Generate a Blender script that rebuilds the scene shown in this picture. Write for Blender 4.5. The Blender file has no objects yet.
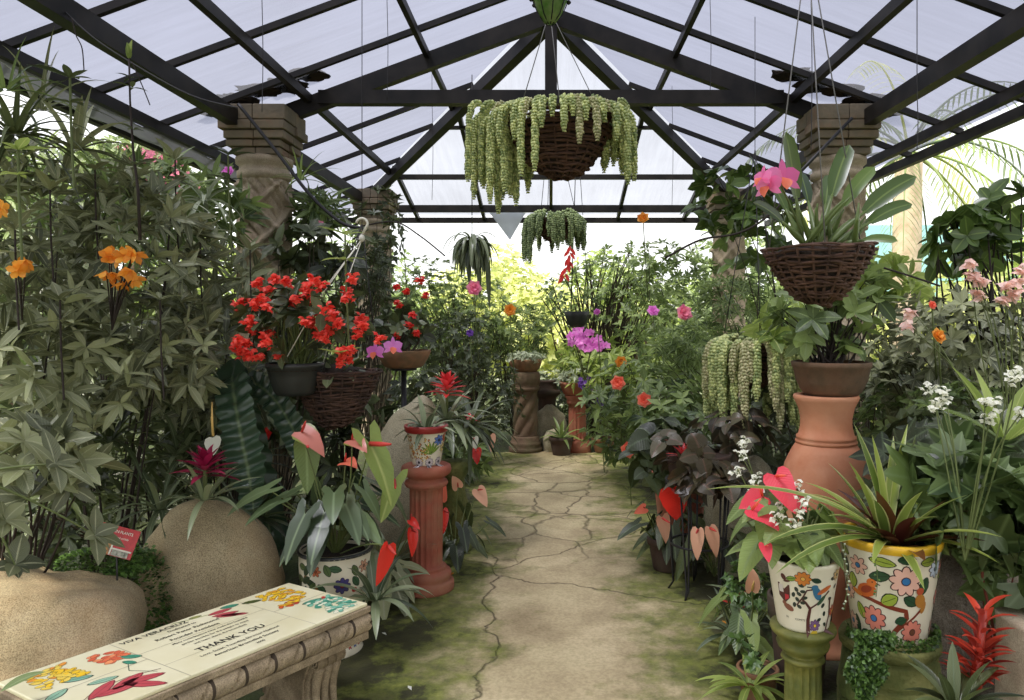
import bpy, math, random
from mathutils import Vector, Matrix, noise
PI = math.pi
V = Vector
UP = V((0, 0, 1))
C = bpy.context.scene.collection
sc = bpy.context.scene
R = random.Random(7)
CAMZ, FPX, VX, VY = 1.6, 750.0, 551.0, 318.0

def at(x, y, Y):
    """world point seen at pixel x,y of the photograph at depth Y"""
    return V(((x - VX) / FPX * Y, Y, CAMZ + (VY - y) / FPX * Y))

def S(r, g, b):
    f = lambda c: (c / 255 / 12.92) if c / 255 <= .04045 else ((c / 255 + .055) / 1.055) ** 2.4
    return (f(r), f(g), f(b), 1)

# ------------------------------------------------------------------ materials
def newmat(name):
    m = bpy.data.materials.new(name); m.use_nodes = True
    nt = m.node_tree; nt.nodes.clear()
    return m, nt, nt.nodes, nt.links

def N(nodes, t, **kw):
    n = nodes.new(t)
    for k, v in kw.items():
        if k.startswith('i_'):
            key = k[2:]
            n.inputs[int(key) if key.isdigit() else key].default_value = v
        else:
            setattr(n, k, v)
    return n

def ramp(nodes, stops):
    r = nodes.new('ShaderNodeValToRGB')
    e = r.color_ramp.elements
    while len(e) < len(stops): e.new(.5)
    for el, (p, c) in zip(e, stops): el.position = p; el.color = c
    return r

def leafmat(name, dark, light, rib=None, rough=.42, trans=.22, vein=0.0, spec=.5, back=None, edge=None):
    if name.startswith('leaf') or name in ('creeper', 'sedum', 'sedum_far'):
        g = lambda c: (min(.9, c[0] * 1.32), min(.9, c[1] * 1.28), c[2] * 1.12, 1)
        dark, light = g(dark), g(light); spec = .7
    m, nt, n, l = newmat(name)
    out = N(n, 'ShaderNodeOutputMaterial')
    at_ = N(n, 'ShaderNodeAttribute', attribute_name='var')
    rp = ramp(n, [(0, dark), (1, light)])
    l.new(at_.outputs['Fac'], rp.inputs[0])
    col = rp.outputs[0]
    uv = N(n, 'ShaderNodeUVMap'); sx = N(n, 'ShaderNodeSeparateXYZ'); l.new(uv.outputs[0], sx.inputs[0])
    d = N(n, 'ShaderNodeMath', operation='SUBTRACT', i_1=.5); l.new(sx.outputs[0], d.inputs[0])
    a = N(n, 'ShaderNodeMath', operation='ABSOLUTE'); l.new(d.outputs[0], a.inputs[0])
    bs = N(n, 'ShaderNodeBsdfPrincipled', i_Roughness=rough)
    bs.inputs['Specular IOR Level'].default_value = spec
    if rib:
        r1 = ramp(n, [(0, (1, 1, 1, 1)), (.07, (0, 0, 0, 1))]); l.new(a.outputs[0], r1.inputs[0])
        mx = N(n, 'ShaderNodeMix', data_type='RGBA'); l.new(r1.outputs[0], mx.inputs[0])
        l.new(col, mx.inputs[6]); mx.inputs[7].default_value = rib; col = mx.outputs[2]
    if edge:
        r2 = ramp(n, [(.36, (0, 0, 0, 1)), (.43, (1, 1, 1, 1))]); l.new(a.outputs[0], r2.inputs[0])
        mx = N(n, 'ShaderNodeMix', data_type='RGBA'); l.new(r2.outputs[0], mx.inputs[0])
        l.new(col, mx.inputs[6]); mx.inputs[7].default_value = edge; col = mx.outputs[2]
    if vein > 0:
        k = N(n, 'ShaderNodeMath', operation='MULTIPLY', i_1=26.0); l.new(sx.outputs[1], k.inputs[0])
        k2 = N(n, 'ShaderNodeMath', operation='MULTIPLY', i_1=-14.0); l.new(a.outputs[0], k2.inputs[0])
        ad = N(n, 'ShaderNodeMath', operation='ADD'); l.new(k.outputs[0], ad.inputs[0]); l.new(k2.outputs[0], ad.inputs[1])
        fr = N(n, 'ShaderNodeMath', operation='PINGPONG', i_1=1.0); l.new(ad.outputs[0], fr.inputs[0])
        bp = N(n, 'ShaderNodeBump', i_Strength=vein, i_Distance=.01); l.new(fr.outputs[0], bp.inputs['Height'])
        l.new(bp.outputs[0], bs.inputs['Normal'])
    l.new(col, bs.inputs['Base Color'])
    tr = N(n, 'ShaderNodeBsdfTranslucent')
    hs = N(n, 'ShaderNodeHueSaturation', i_Value=1.7, i_Saturation=.95); l.new(col, hs.inputs['Color']); l.new(hs.outputs[0], tr.inputs[0])
    ms = N(n, 'ShaderNodeMixShader', i_0=trans); l.new(bs.outputs[0], ms.inputs[1]); l.new(tr.outputs[0], ms.inputs[2])
    l.new(ms.outputs[0], out.inputs[0])
    return m

def stonemat(name, cols, scale=8, rough=.85, bump=.4, speck=0, tint=None, bscale=None, dist=.02):
    """cols: list of colours blended by noise; speck: fine speckle amount; tint:(colour, amount, scale) wear patches"""
    m, nt, n, l = newmat(name)
    out = N(n, 'ShaderNodeOutputMaterial'); tc = N(n, 'ShaderNodeTexCoord')
    nz = N(n, 'ShaderNodeTexNoise', i_Scale=scale, i_Detail=8.0, i_Roughness=.65); l.new(tc.outputs['Object'], nz.inputs['Vector'])
    k = len(cols)
    rp = ramp(n, [(.3 + .4 * i / max(1, k - 1), c) for i, c in enumerate(cols)]); l.new(nz.outputs[0], rp.inputs[0])
    col = rp.outputs[0]
    if speck:
        n2 = N(n, 'ShaderNodeTexNoise', i_Scale=230.0, i_Detail=2.0); l.new(tc.outputs['Object'], n2.inputs['Vector'])
        r2 = ramp(n, [(.36, (.45, .42, .36, 1)), (.5, (1, 1, 1, 1)), (.64, (1.45, 1.42, 1.36, 1))]); l.new(n2.outputs[0], r2.inputs[0])
        mx = N(n, 'ShaderNodeMix', data_type='RGBA', blend_type='MULTIPLY', i_0=speck)
        l.new(col, mx.inputs[6]); l.new(r2.outputs[0], mx.inputs[7]); col = mx.outputs[2]
    if tint:
        n3 = N(n, 'ShaderNodeTexNoise', i_Scale=tint[2], i_Detail=5.0, i_Roughness=.6); l.new(tc.outputs['Object'], n3.inputs['Vector'])
        r3 = ramp(n, [(.42, (0, 0, 0, 1)), (.62, (1, 1, 1, 1))]); l.new(n3.outputs[0], r3.inputs[0])
        mu = N(n, 'ShaderNodeMath', operation='MULTIPLY', i_1=tint[1]); l.new(r3.outputs[0], mu.inputs[0])
        mx = N(n, 'ShaderNodeMix', data_type='RGBA'); l.new(mu.outputs[0], mx.inputs[0])
        l.new(col, mx.inputs[6]); mx.inputs[7].default_value = tint[0]; col = mx.outputs[2]
    bs = N(n, 'ShaderNodeBsdfPrincipled', i_Roughness=rough)
    l.new(col, bs.inputs['Base Color'])
    if bump:
        nb = N(n, 'ShaderNodeTexNoise', i_Scale=bscale or scale * 5, i_Detail=6.0); l.new(tc.outputs['Object'], nb.inputs['Vector'])
        bp = N(n, 'ShaderNodeBump', i_Strength=bump, i_Distance=dist); l.new(nb.outputs[0], bp.inputs['Height']); l.new(bp.outputs[0], bs.inputs['Normal'])
    l.new(bs.outputs[0], out.inputs[0])
    return m

def flatmat(name, c, rough=.6, metal=0, spec=.5, trans=0, c2=None, scale=20):
    m, nt, n, l = newmat(name)
    out = N(n, 'ShaderNodeOutputMaterial')
    bs = N(n, 'ShaderNodeBsdfPrincipled', i_Roughness=rough, i_Metallic=metal)
    bs.inputs['Specular IOR Level'].default_value = spec
    tc = N(n, 'ShaderNodeTexCoord'); nz = N(n, 'ShaderNodeTexNoise', i_Scale=float(scale), i_Detail=4.0); l.new(tc.outputs['Object'], nz.inputs['Vector'])
    d = c2 or tuple(x * .8 for x in c[:3]) + (1,)
    rp = ramp(n, [(.35, d), (.65, c)]); l.new(nz.outputs[0], rp.inputs[0]); l.new(rp.outputs[0], bs.inputs['Base Color'])
    if trans:
        tr = N(n, 'ShaderNodeBsdfTranslucent'); l.new(rp.outputs[0], tr.inputs[0])
        ms = N(n, 'ShaderNodeMixShader', i_0=trans); l.new(bs.outputs[0], ms.inputs[1]); l.new(tr.outputs[0], ms.inputs[2]); l.new(ms.outputs[0], out.inputs[0])
    else: l.new(bs.outputs[0], out.inputs[0])
    return m

def paintmat(name, rough=.35):
    m, nt, n, l = newmat(name)
    out = N(n, 'ShaderNodeOutputMaterial'); a = N(n, 'ShaderNodeAttribute', attribute_name='paint')
    bs = N(n, 'ShaderNodeBsdfPrincipled', i_Roughness=rough); l.new(a.outputs['Color'], bs.inputs['Base Color']); l.new(bs.outputs[0], out.inputs[0])
    return m

def roofmat(name, col, tcol, mixt, streak_axis):
    m, nt, n, l = newmat(name)
    out = N(n, 'ShaderNodeOutputMaterial'); tc = N(n, 'ShaderNodeTexCoord')
    mp = N(n, 'ShaderNodeMapping'); mp.inputs['Scale'].default_value = streak_axis; l.new(tc.outputs['Object'], mp.inputs[0])
    nz = N(n, 'ShaderNodeTexNoise', i_Scale=3.0, i_Detail=6.0, i_Roughness=.7); l.new(mp.outputs[0], nz.inputs['Vector'])
    n2 = N(n, 'ShaderNodeTexNoise', i_Scale=.9, i_Detail=4.0); l.new(tc.outputs['Object'], n2.inputs['Vector'])
    av = N(n, 'ShaderNodeMath', operation='ADD'); l.new(nz.outputs[0], av.inputs[0]); l.new(n2.outputs[0], av.inputs[1])
    hf = N(n, 'ShaderNodeMath', operation='MULTIPLY', i_1=.5); l.new(av.outputs[0], hf.inputs[0])
    r1 = ramp(n, [(.35, tuple(x * .78 for x in tcol[:3]) + (1,)), (.62, tcol)]); l.new(hf.outputs[0], r1.inputs[0])
    t = N(n, 'ShaderNodeBsdfTransparent'); l.new(r1.outputs[0], t.inputs[0])
    tl = N(n, 'ShaderNodeBsdfTranslucent'); tl.inputs[0].default_value = col
    df = N(n, 'ShaderNodeBsdfDiffuse'); df.inputs[0].default_value = col
    m1 = N(n, 'ShaderNodeMixShader', i_0=.3); l.new(tl.outputs[0], m1.inputs[1]); l.new(df.outputs[0], m1.inputs[2])
    m2 = N(n, 'ShaderNodeMixShader', i_0=mixt); l.new(t.outputs[0], m2.inputs[1]); l.new(m1.outputs[0], m2.inputs[2])
    l.new(m2.outputs[0], out.inputs[0])
    return m

M = {}
# ------------------------------------------------------------------ mesh builder
class MB:
    def __init__(s): s.v = []; s.f = []; s.uv = []; s.var = []; s.pc = []; s.cur = .5; s.paint = (1, 1, 1, 1); s.smooth = True; s.mi = []; s.m = 0
    def quad(s, idx, uvs=None):
        s.f.append(idx); s.uv.append(uvs or [(0, 0)] * len(idx)); s.var.append(s.cur); s.pc.append(s.paint); s.mi.append(s.m)
    def grid(s, rows, closeu=False, closev=False, uv=False):
        b = len(s.v); nr = len(rows); nc = len(rows[0])
        for r in rows: s.v.extend(r)
        for i in range(nr if closev else nr - 1):
            for j in range(nc if closeu else nc - 1):
                i2 = (i + 1) % nr; j2 = (j + 1) % nc
                s.quad((b + i * nc + j, b + i * nc + j2, b + i2 * nc + j2, b + i2 * nc + j),
                       [(j / (nc - 1), i / (nr - 1)), ((j + 1) / (nc - 1), i / (nr - 1)), ((j + 1) / (nc - 1), (i + 1) / (nr - 1)), (j / (nc - 1), (i + 1) / (nr - 1))] if uv else None)
        return b
    def box(s, c, d, rz=0, taper=1):
        c = V(c); q = Matrix.Rotation(rz, 3, 'Z'); b = len(s.v)
        for z in (-1, 1):
            k = taper if z > 0 else 1
            for x, y in ((-1, -1), (1, -1), (1, 1), (-1, 1)):
                s.v.append(c + q @ V((x * d[0] / 2 * k, y * d[1] / 2 * k, z * d[2] / 2)))
        for f in ((0, 3, 2, 1), (4, 5, 6, 7), (0, 1, 5, 4), (1, 2, 6, 5), (2, 3, 7, 6), (3, 0, 4, 7)): s.quad(tuple(b + i for i in f))
    def bar(s, a, b_, w, h, up=UP):
        a = V(a); b_ = V(b_); d = (b_ - a).normalized(); x = d.cross(up).normalized(); u = x.cross(d).normalized(); b = len(s.v)
        for p in (a, b_):
            for i, j in ((-1, -1), (1, -1), (1, 1), (-1, 1)): s.v.append(p + x * i * w / 2 + u * j * h / 2)
        for f in ((0, 3, 2, 1), (4, 5, 6, 7), (0, 1, 5, 4), (1, 2, 6, 5), (2, 3, 7, 6), (3, 0, 4, 7)): s.quad(tuple(b + i for i in f))
    def tube(s, pts, r, k=5, caps=True):
        pts = [V(p) for p in pts]; n = len(pts); rows = []
        rr = r if isinstance(r, (list, tuple)) else [r] * n
        ref = None
        for i, p in enumerate(pts):
            d = (pts[min(i + 1, n - 1)] - pts[max(i - 1, 0)])
            d = d.normalized() if d.length > 1e-9 else V((0, 0, 1))
            if ref is None: ref = d.cross(V((0, .3, 1)) if abs(d.z) < .9 else V((1, 0, 0))).normalized()
            ref = (ref - d * ref.dot(d)).normalized(); o = d.cross(ref)
            rows.append([p + (ref * math.cos(2 * PI * j / k) + o * math.sin(2 * PI * j / k)) * rr[i] for j in range(k)])
        b = s.grid(rows, closeu=True)
        if caps and k > 3:
            s.quad(tuple(b + j for j in range(k))[::-1]); s.quad(tuple(b + (n - 1) * k + j for j in range(k)))
    def lathe(s, c, prof, n=40, fn=None, sx=1, sy=1, cap=True):
        c = V(c); rows = []
        for i, (r, z) in enumerate(prof):
            row = []
            for j in range(n):
                t = 2 * PI * j / n
                q = r + (fn(t, z, r, i) if fn else 0)
                row.append(c + V((q * math.cos(t) * sx, q * math.sin(t) * sy, z)))
            rows.append(row)
        b = s.grid(rows, closeu=True)
        if not cap: return
        if prof[0][0] > 1e-4: s.quad(tuple(b + j for j in range(n))[::-1])
        if prof[-1][0] > 1e-4: s.quad(tuple(b + (len(prof) - 1) * n + j for j in range(n)))
    def leaf(s, p, d, nrm, L, W, prof, droop=.5, fold=.25, segs=4, wave=0, wn=3, grav=True):
        d = d.normalized(); side = d.cross(nrm)
        if side.length < 1e-4: side = d.cross(V((1, .2, 0)))
        side.normalize(); p = V(p)
        if segs <= 1:
            nn = side.cross(d); b = len(s.v)
            m_ = p + d * L * .45; t = p + (d * L + V((0, 0, -droop * L * .35)))
            s.v += [p, m_ + side * W / 2 + nn * fold * W / 2, t, m_ - side * W / 2 + nn * fold * W / 2]
            s.quad((b, b + 1, b + 2), [(.5, 0), (1, .5), (.5, 1)]); s.quad((b, b + 2, b + 3), [(.5, 0), (.5, 1), (0, .5)]); return
        rows = []; st = L / segs; dd = d.copy()
        for i in range(segs + 1):
            t = i / segs; nn = side.cross(dd).normalized(); hw = W / 2 * prof(t)
            wv = wave * math.sin(t * wn * 2 * PI) * W
            up = nn * (fold * hw + wv); up2 = nn * (fold * hw - wv)
            rows.append([p - side * hw + up, p.copy(), p + side * hw + up2])
            if grav: dd = (dd + V((0, 0, -1)) * droop / segs).normalized()
            else: dd = (dd - nn * droop / segs).normalized()
            side = (side - dd * side.dot(dd)).normalized()
            p = p + dd * st
        s.grid(rows, uv=True)
    def shape(s, p, d, nrm, L, out, droop=.4, cup=.15, fold=.1):
        """leaf from outline: out=[(u,v)...] right half, lengths relative to L; mirrored"""
        d = d.normalized(); side = d.cross(nrm).normalized(); nn = side.cross(d)
        def m(u, v):
            t = v
            return V(p) + d * (L * v * (1 - .12 * droop * v * v)) + side * (u * L) + nn * (fold * abs(u) * L - cup * (u * u) * L) + (-nn * .5 + V((0, 0, -.5))) * (droop * L * t * abs(t) * .6)
        mid = [m(0, max(0.0, v)) for u, v in out]
        rt = [m(u, v) for u, v in out]; lf = [m(-u, v) for u, v in out]
        mxu = max(u for u, v in out)
        b = len(s.v); s.v += [x for r in zip(lf, mid, rt) for x in r]
        for i in range(len(out) - 1):
            a = b + 3 * i
            u0, v0 = out[i]; u1, v1 = out[i + 1]
            s.quad((a, a + 1, a + 4, a + 3), [(.5 - u0 / mxu / 2, v0), (.5, v0), (.5, v1), (.5 - u1 / mxu / 2, v1)])
            s.quad((a + 1, a + 2, a + 5, a + 4), [(.5, v0), (.5 + u0 / mxu / 2, v0), (.5 + u1 / mxu / 2, v1), (.5, v1)])
    def star(s, p, d, nrm, L, lobes=7, inner=.6, droop=.3):
        d = d.normalized(); side = d.cross(nrm).normalized(); nn = side.cross(d)
        p = V(p); b = len(s.v); s.v.append(p + nn * 0.04 * L)
        ring = []; tot = 5.5; K = lobes * 4
        for i in range(K + 1):
            a = -tot / 2 + tot * i / K; ph = (i % 4) / 4.0
            lob = abs(math.cos(PI * i / 4))
            li = 1 - .3 * abs(a) / (tot / 2)
            if i % 4 == 0: r = L * li
            elif i % 4 == 2: r = L * li * inner
            else: r = L * li * (inner + .2)
            r *= .92 + .16 * R.random() if i % 4 == 0 else 1
            q = p + (d * math.cos(a) + side * math.sin(a)) * r - nn * droop * r * r / L + nn * (.05 * L if i % 4 == 0 else -.01 * L)
            ring.append(len(s.v)); s.v.append(q)
        for i in range(K): s.quad((b, ring[i], ring[i + 1]), [(.5, 0), (.7 if i % 4 else .5, 1), (.7 if (i + 1) % 4 else .5, 1)])
    def egg(s, p, d, L, r, k=5, m=3):
        d = d.normalized(); a = d.cross(V((.3, .2, 1)) if abs(d.z) < .95 else V((1, 0, 0))).normalized(); o = d.cross(a); p = V(p)
        b = len(s.v); s.v.append(p)
        for i in range(1, m):
            t = i / m; q = r * math.sin(PI * t) ** .8
            for j in range(k): s.v.append(p + d * L * t + (a * math.cos(2 * PI * j / k) + o * math.sin(2 * PI * j / k)) * q)
        e = len(s.v); s.v.append(p + d * L)
        for j in range(k):
            j2 = (j + 1) % k
            s.quad((b, b + 1 + j2, b + 1 + j))
            for i in range(m - 2): a0 = b + 1 + i * k; s.quad((a0 + j, a0 + j2, a0 + k + j2, a0 + k + j))
            a0 = b + 1 + (m - 2) * k; s.quad((a0 + j, a0 + j2, e))
    def blob(s, c, r, seed=0, amp=.12, fr=1.6, n=28, m=18, flat=None, pw=1.0):
        c = V(c); rows = []
        for i in range(m + 1):
            th = PI * i / m; row = []
            for j in range(n):
                ph = 2 * PI * j / n; q = V((math.sin(th) * math.cos(ph), math.sin(th) * math.sin(ph), math.cos(th)))
                if pw != 1.0: q = V([math.copysign(abs(x) ** pw, x) for x in q])
                k = 1 + amp * noise.noise(q * fr + V((seed * 3.1, seed, 0))) + amp * .4 * noise.noise(q * fr * 2.7 + V((seed, 5, 0)))
                row.append(c + V((q.x * r[0] * k, q.y * r[1] * k, q.z * r[2] * k)))
            rows.append(row)
        s.grid(rows, closeu=True)
    def build(s, name, mat, parent=None, sub=0):
        me = bpy.data.meshes.new(name)
        off = V((0, 0, 0)); q = parent
        while q is not None: off += q.location; q = q.parent
        me.from_pydata([tuple(v - off) for v in s.v], [], s.f)
        uvl = me.uv_layers.new(name='UVMap')
        flat = []
        for u in s.uv:
            for x in u: flat += [x[0], x[1]]
        uvl.data.foreach_set('uv', flat)
        a = me.attributes.new('var', 'FLOAT', 'FACE'); a.data.foreach_set('value', s.var)
        if any(p != (1, 1, 1, 1) for p in s.pc):
            a = me.attributes.new('paint', 'FLOAT_COLOR', 'FACE'); a.data.foreach_set('color', [x for p in s.pc for x in p])
        me.polygons.foreach_set('use_smooth', [s.smooth] * len(s.f))
        for mm in (mat if isinstance(mat, (list, tuple)) else [mat]): me.materials.append(mm)
        if any(s.mi): me.polygons.foreach_set('material_index', s.mi)
        me.update()
        o = bpy.data.objects.new(name, me); C.objects.link(o); o.parent = parent
        if sub:
            mo = o.modifiers.new('sub', 'SUBSURF'); mo.levels = mo.render_levels = sub
        return o

def tag(o, label=None, cat=None, group=None, kind=None):
    for k, v in (('label', label), ('category', cat), ('group', group), ('kind', kind)):
        if v: o[k] = v
    return o

def thing(name, label, cat, loc, group=None):
    o = bpy.data.objects.new(name, None); C.objects.link(o); o.location = V(loc); o.empty_display_size = .1
    return tag(o, label, cat, group)

def rv(a=1):
    while 1:
        v = V((R.uniform(-1, 1), R.uniform(-1, 1), R.uniform(-1, 1)))
        if .05 < v.length < 1: return v.normalized() * a

# leaf profiles
lance = lambda t: math.sin(PI * min(1, t ** .85)) ** .9 + .02
oval = lambda t: math.sin(PI * t ** .9) ** .6 + .02 if 0 < t < 1 else .04
obov = lambda t: (math.sin(PI * t ** 1.5) ** .7 if 0 < t < 1 else 0) + .06
strap = lambda t: min(1, .55 + t) * (1 - t ** 3.2) + .01
grass = lambda t: (1 - t) ** .7 * min(1, .7 + t * 2) + .01
blunt = lambda t: min(1, .4 + 2.2 * t) * (math.sqrt(max(0, 1 - t ** 7))) + .02

HEART = [(0, -.02), (.16, -.16), (.30, -.14), (.38, 0), (.37, .2), (.28, .5), (.15, .8), (0, 1)]
ARROW = [(0, .0), (.12, -.28), (.24, -.34), (.27, -.18), (.2, .05), (.24, .25), (.19, .55), (.09, .85), (0, 1)]
NARROW = [(0, -.02), (.1, -.12), (.2, -.08), (.26, .1), (.25, .35), (.17, .65), (.08, .87), (0, 1)]
WIDE = [(0, -.02), (.2, -.1), (.42, 0), (.5, .22), (.42, .52), (.24, .8), (0, 1)]

def perp(ax):
    a = ax.cross(V((.21, .97, .1)) if abs(ax.y) < .9 else V((1, 0, 0))).normalized()
    return a, ax.cross(a).normalized()

def whorl(mb, p, ax, k, L, W, spread=1.1, droop=.4, prof=lance, fold=.25, segs=4, jit=.2, shape=None, wave=0):
    a, b = perp(ax); ph = R.random() * 6.28; wb = R.random() ** 1.3
    for i in range(k):
        t = ph + 2 * PI * i / k + R.uniform(-jit, jit)
        rad = a * math.cos(t) + b * math.sin(t); sp = spread + R.uniform(-jit, jit)
        d = ax * math.cos(sp) + rad * math.sin(sp); n = ax * math.sin(sp) - rad * math.cos(sp)
        l = L * R.uniform(.55, 1.15); mb.cur = .6 * wb + .4 * R.random()
        if shape == 'star': mb.star(p + d * l * .3, d, n, l)
        elif shape: mb.shape(p + d * l * .3, d, n, l, shape, droop=droop)
        else: mb.leaf(p, d, n, l, W * l / L, prof, droop=droop, fold=fold, segs=segs, wave=wave)

def curve_pts(a, b, n=6, sag=.0, jit=0, out=None):
    a = V(a); b = V(b); L = (b - a).length; pts = []
    o = rv(jit) if jit else V((0, 0, 0))
    for i in range(n + 1):
        t = i / n; p = a.lerp(b, t) + (UP * sag + o) * L * math.sin(PI * t)
        pts.append(p)
    return pts

def tips(ells, n, shell=.6, zmin=.05):
    out = []; w = [e[1][0] * e[1][1] + e[1][0] * e[1][2] for e in ells]
    while len(out) < n:
        c, r = R.choices(ells, w)[0]; q = rv(); k = R.uniform(shell, 1)
        p = V(c) + V((q.x * r[0] * k, q.y * r[1] * k, q.z * r[2] * k))
        if p.z < zmin: continue
        # skip the hidden inside of neighbours
        if any(e[0] is not c and sum(((p[i] - e[0][i]) / e[1][i]) ** 2 for i in range(3)) < .45 for e in ells): continue
        out.append((p, q))
    return out

def bush(name, label, cat, base, ells, n, k=6, L=.12, W=.04, mat='leaf_grey', stem='stem', spread=1.15, droop=.4, prof=lance, fold=.25, segs=3,
         shell=.55, up=.7, group=None, flowers=None, shape=None, stems=.16, jit=.32, sr=.005, rnd=.75, wave=0, extra=None, fname='flower'):
    root = thing(name, label, cat, base, group); mb = MB(); st = MB()
    ells = [(V(c), r) for c, r in ells]
    tp = tips(ells, n, shell)
    base = V(base)
    for p, q in tp:
        ax = (q + UP * up + rv(rnd)).normalized()
        whorl(mb, p, ax, k, L, W, spread, droop, prof, fold, segs, jit, shape, wave)
        if stems and R.random() < stems:
            b0 = base + V((R.uniform(-.06, .06), R.uniform(-.06, .06), 0))
            st.tube(curve_pts(b0, p, 5, .05, .08), [sr * (1.6 - 1.1 * i / 5) for i in range(6)], 4, caps=False)
    if extra: extra(mb, st, tp)
    fo = mb.build('foliage', M[mat], root)
    if st.f: st.build('stems', M[stem], root)
    if flowers: flowers(root)
    return root

def bell(mb, p, r=.012, k=4):
    """small drooping four petalled blossom"""
    ax = (V((0, 0, -1)) + rv(.7)).normalized(); a, b = perp(ax); ph = R.random() * 6
    for i in range(k):
        t = ph + 2 * PI * i / k; rad = a * math.cos(t) + b * math.sin(t); mb.cur = R.random()
        mb.leaf(p, (ax * .5 + rad).normalized(), (ax - rad * .5), r * 1.7, r * 1.5, oval, droop=.2, fold=.2, segs=2)

def blossom(mb, p, ax, r, k=5, W=.8, prof=oval, spread=1.2, droop=.2, layers=1):
    a, b = perp(ax)
    for ly in range(layers):
        ph = R.random() * 6
        for i in range(k):
            t = ph + 2 * PI * i / k; rad = a * math.cos(t) + b * math.sin(t); mb.cur = R.random()
            sp = spread - .35 * ly
            mb.leaf(p, ax * math.cos(sp) + rad * math.sin(sp), ax * math.sin(sp) - rad * math.cos(sp), r * (1 - .2 * ly), r * W, prof, droop=droop, fold=-.2, segs=3, grav=False)

def orchid(root, p, face, r, mat, lipmat, name='flower'):
    mb = MB(); face = face.normalized(); rt = face.cross(UP).normalized(); up = rt.cross(face)
    for ang, w, l in ((90, .38, 1), (210, .38, 1), (330, .38, 1), (20, .85, .95), (160, .85, .95)):
        t = math.radians(ang); d = (rt * math.cos(t) + up * math.sin(t) + face * .15).normalized(); mb.cur = R.random()
        mb.leaf(p, d, face, r * l, r * w, oval, droop=.3, fold=-.15, segs=4, wave=.04, grav=False)
    o = mb.build(name, M[mat], root)
    lp = MB(); lp.leaf(p + face * r * .1, (-up * .8 + face * .6).normalized(), face, r * .75, r * .6, oval, droop=.4, fold=.5, segs=4, wave=.08, grav=False)
    lp.build('lip', M[lipmat], o)
    return o

def spathe(root, p, d, nrm, L, mat, spmat, name='flower', shape=HEART, droop=.3, stem_from=None, stemmat='stem_green'):
    mb = MB(); mb.shape(p, (V(d) + rv(.15)), V(nrm) + rv(.25), L, shape, droop=droop, cup=.9, fold=.45)
    o = mb.build(name, M[mat], root)
    s = MB(); n2 = (V(nrm) * .6 + V(d) * .5 + UP * .3).normalized()
    s.tube([V(p) + V(nrm) * .004, V(p) + n2 * L * .3, V(p) + n2 * L * .55], [L * .045, L * .045, L * .02], 6); s.build('spadix', M[spmat], o)
    if stem_from is not None:
        t = MB(); t.tube(curve_pts(stem_from, p, 6, .06, .04), .0035, 5); t.build('flower_stem', M[stemmat], o)
    return o
# ------------------------------------------------------------------ palette
M['leaf_grey'] = leafmat('leaf_grey', S(50, 57, 39), S(144, 151, 115), rib=S(168, 170, 136), rough=.4, trans=.12, vein=.25)
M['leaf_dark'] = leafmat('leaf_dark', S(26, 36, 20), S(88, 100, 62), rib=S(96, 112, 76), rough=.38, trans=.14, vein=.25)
M['leaf_mid'] = leafmat('leaf_mid', S(40, 62, 32), S(128, 148, 84), rib=S(140, 160, 100), rough=.42, trans=.25, vein=.25)
M['leaf_bright'] = leafmat('leaf_bright', S(74, 96, 42), S(150, 168, 86), rib=S(180, 190, 110), rough=.45, trans=.35, vein=.2)
M['leaf_yellow'] = leafmat('leaf_yellow', S(132, 144, 84), S(202, 206, 150), rough=.5, trans=.35)
M['leaf_fig'] = leafmat('leaf_fig', S(36, 56, 24), S(92, 116, 54), rib=S(120, 140, 70), rough=.3, trans=.12)
M['leaf_burgundy'] = leafmat('leaf_burgundy', S(38, 30, 22), S(80, 76, 54), rib=S(110, 84, 66), rough=.35, trans=.1, vein=.3)
M['leaf_anth'] = leafmat('leaf_anth', S(38, 54, 36), S(98, 116, 80), rib=S(120, 138, 100), rough=.38, trans=.1)
M['leaf_star'] = leafmat('leaf_star', S(34, 52, 28), S(92, 112, 62), rib=S(110, 130, 80), rough=.4, trans=.18)
M['leaf_silver'] = leafmat('leaf_silver', S(104, 116, 98), S(168, 178, 158), rib=S(140, 150, 130), rough=.5, trans=.15)
M['leaf_strap'] = leafmat('leaf_strap', S(60, 74, 52), S(128, 140, 110), rib=S(150, 156, 128), rough=.38, trans=.12)
M['leaf_striped'] = leafmat('leaf_striped', S(74, 96, 40), S(134, 150, 70), rough=.35, trans=.22, edge=S(176, 182, 110))
M['leaf_red_base'] = leafmat('leaf_red_base', S(60, 26, 24), S(96, 60, 34), rough=.32, trans=.15)
M['leaf_ribbed'] = leafmat('leaf_ribbed', S(32, 50, 38), S(54, 76, 58), rib=S(104, 120, 84), rough=.3, trans=.08)
M['sedum'] = leafmat('sedum', S(118, 138, 86), S(204, 212, 152), rough=.5, trans=.15)
M['sedum_pink'] = leafmat('sedum_pink', S(150, 156, 100), S(220, 214, 166), rough=.5, trans=.15)
M['sedum_far'] = leafmat('sedum_far', S(86, 106, 70), S(150, 168, 120), rough=.5, trans=.15)
M['creeper'] = leafmat('creeper', S(30, 54, 22), S(90, 122, 58), rough=.45, trans=.2)
M['red'] = leafmat('red_petal', S(196, 26, 22), S(246, 78, 64), rough=.4, trans=.25)
M['coral'] = leafmat('coral_petal', S(208, 44, 34), S(250, 104, 84), rough=.5, trans=.3)
M['spathe_red'] = leafmat('spathe_red', S(206, 34, 26), S(240, 60, 44), rough=.25, trans=.15, vein=.15, spec=.6)
M['spathe_pink'] = leafmat('spathe_pink', S(216, 50, 70), S(240, 84, 96), rough=.25, trans=.15, vein=.15, spec=.6)
M['spathe_peach'] = leafmat('spathe_peach', S(206, 150, 120), S(226, 176, 142), rough=.4, trans=.15, vein=.15)
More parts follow.
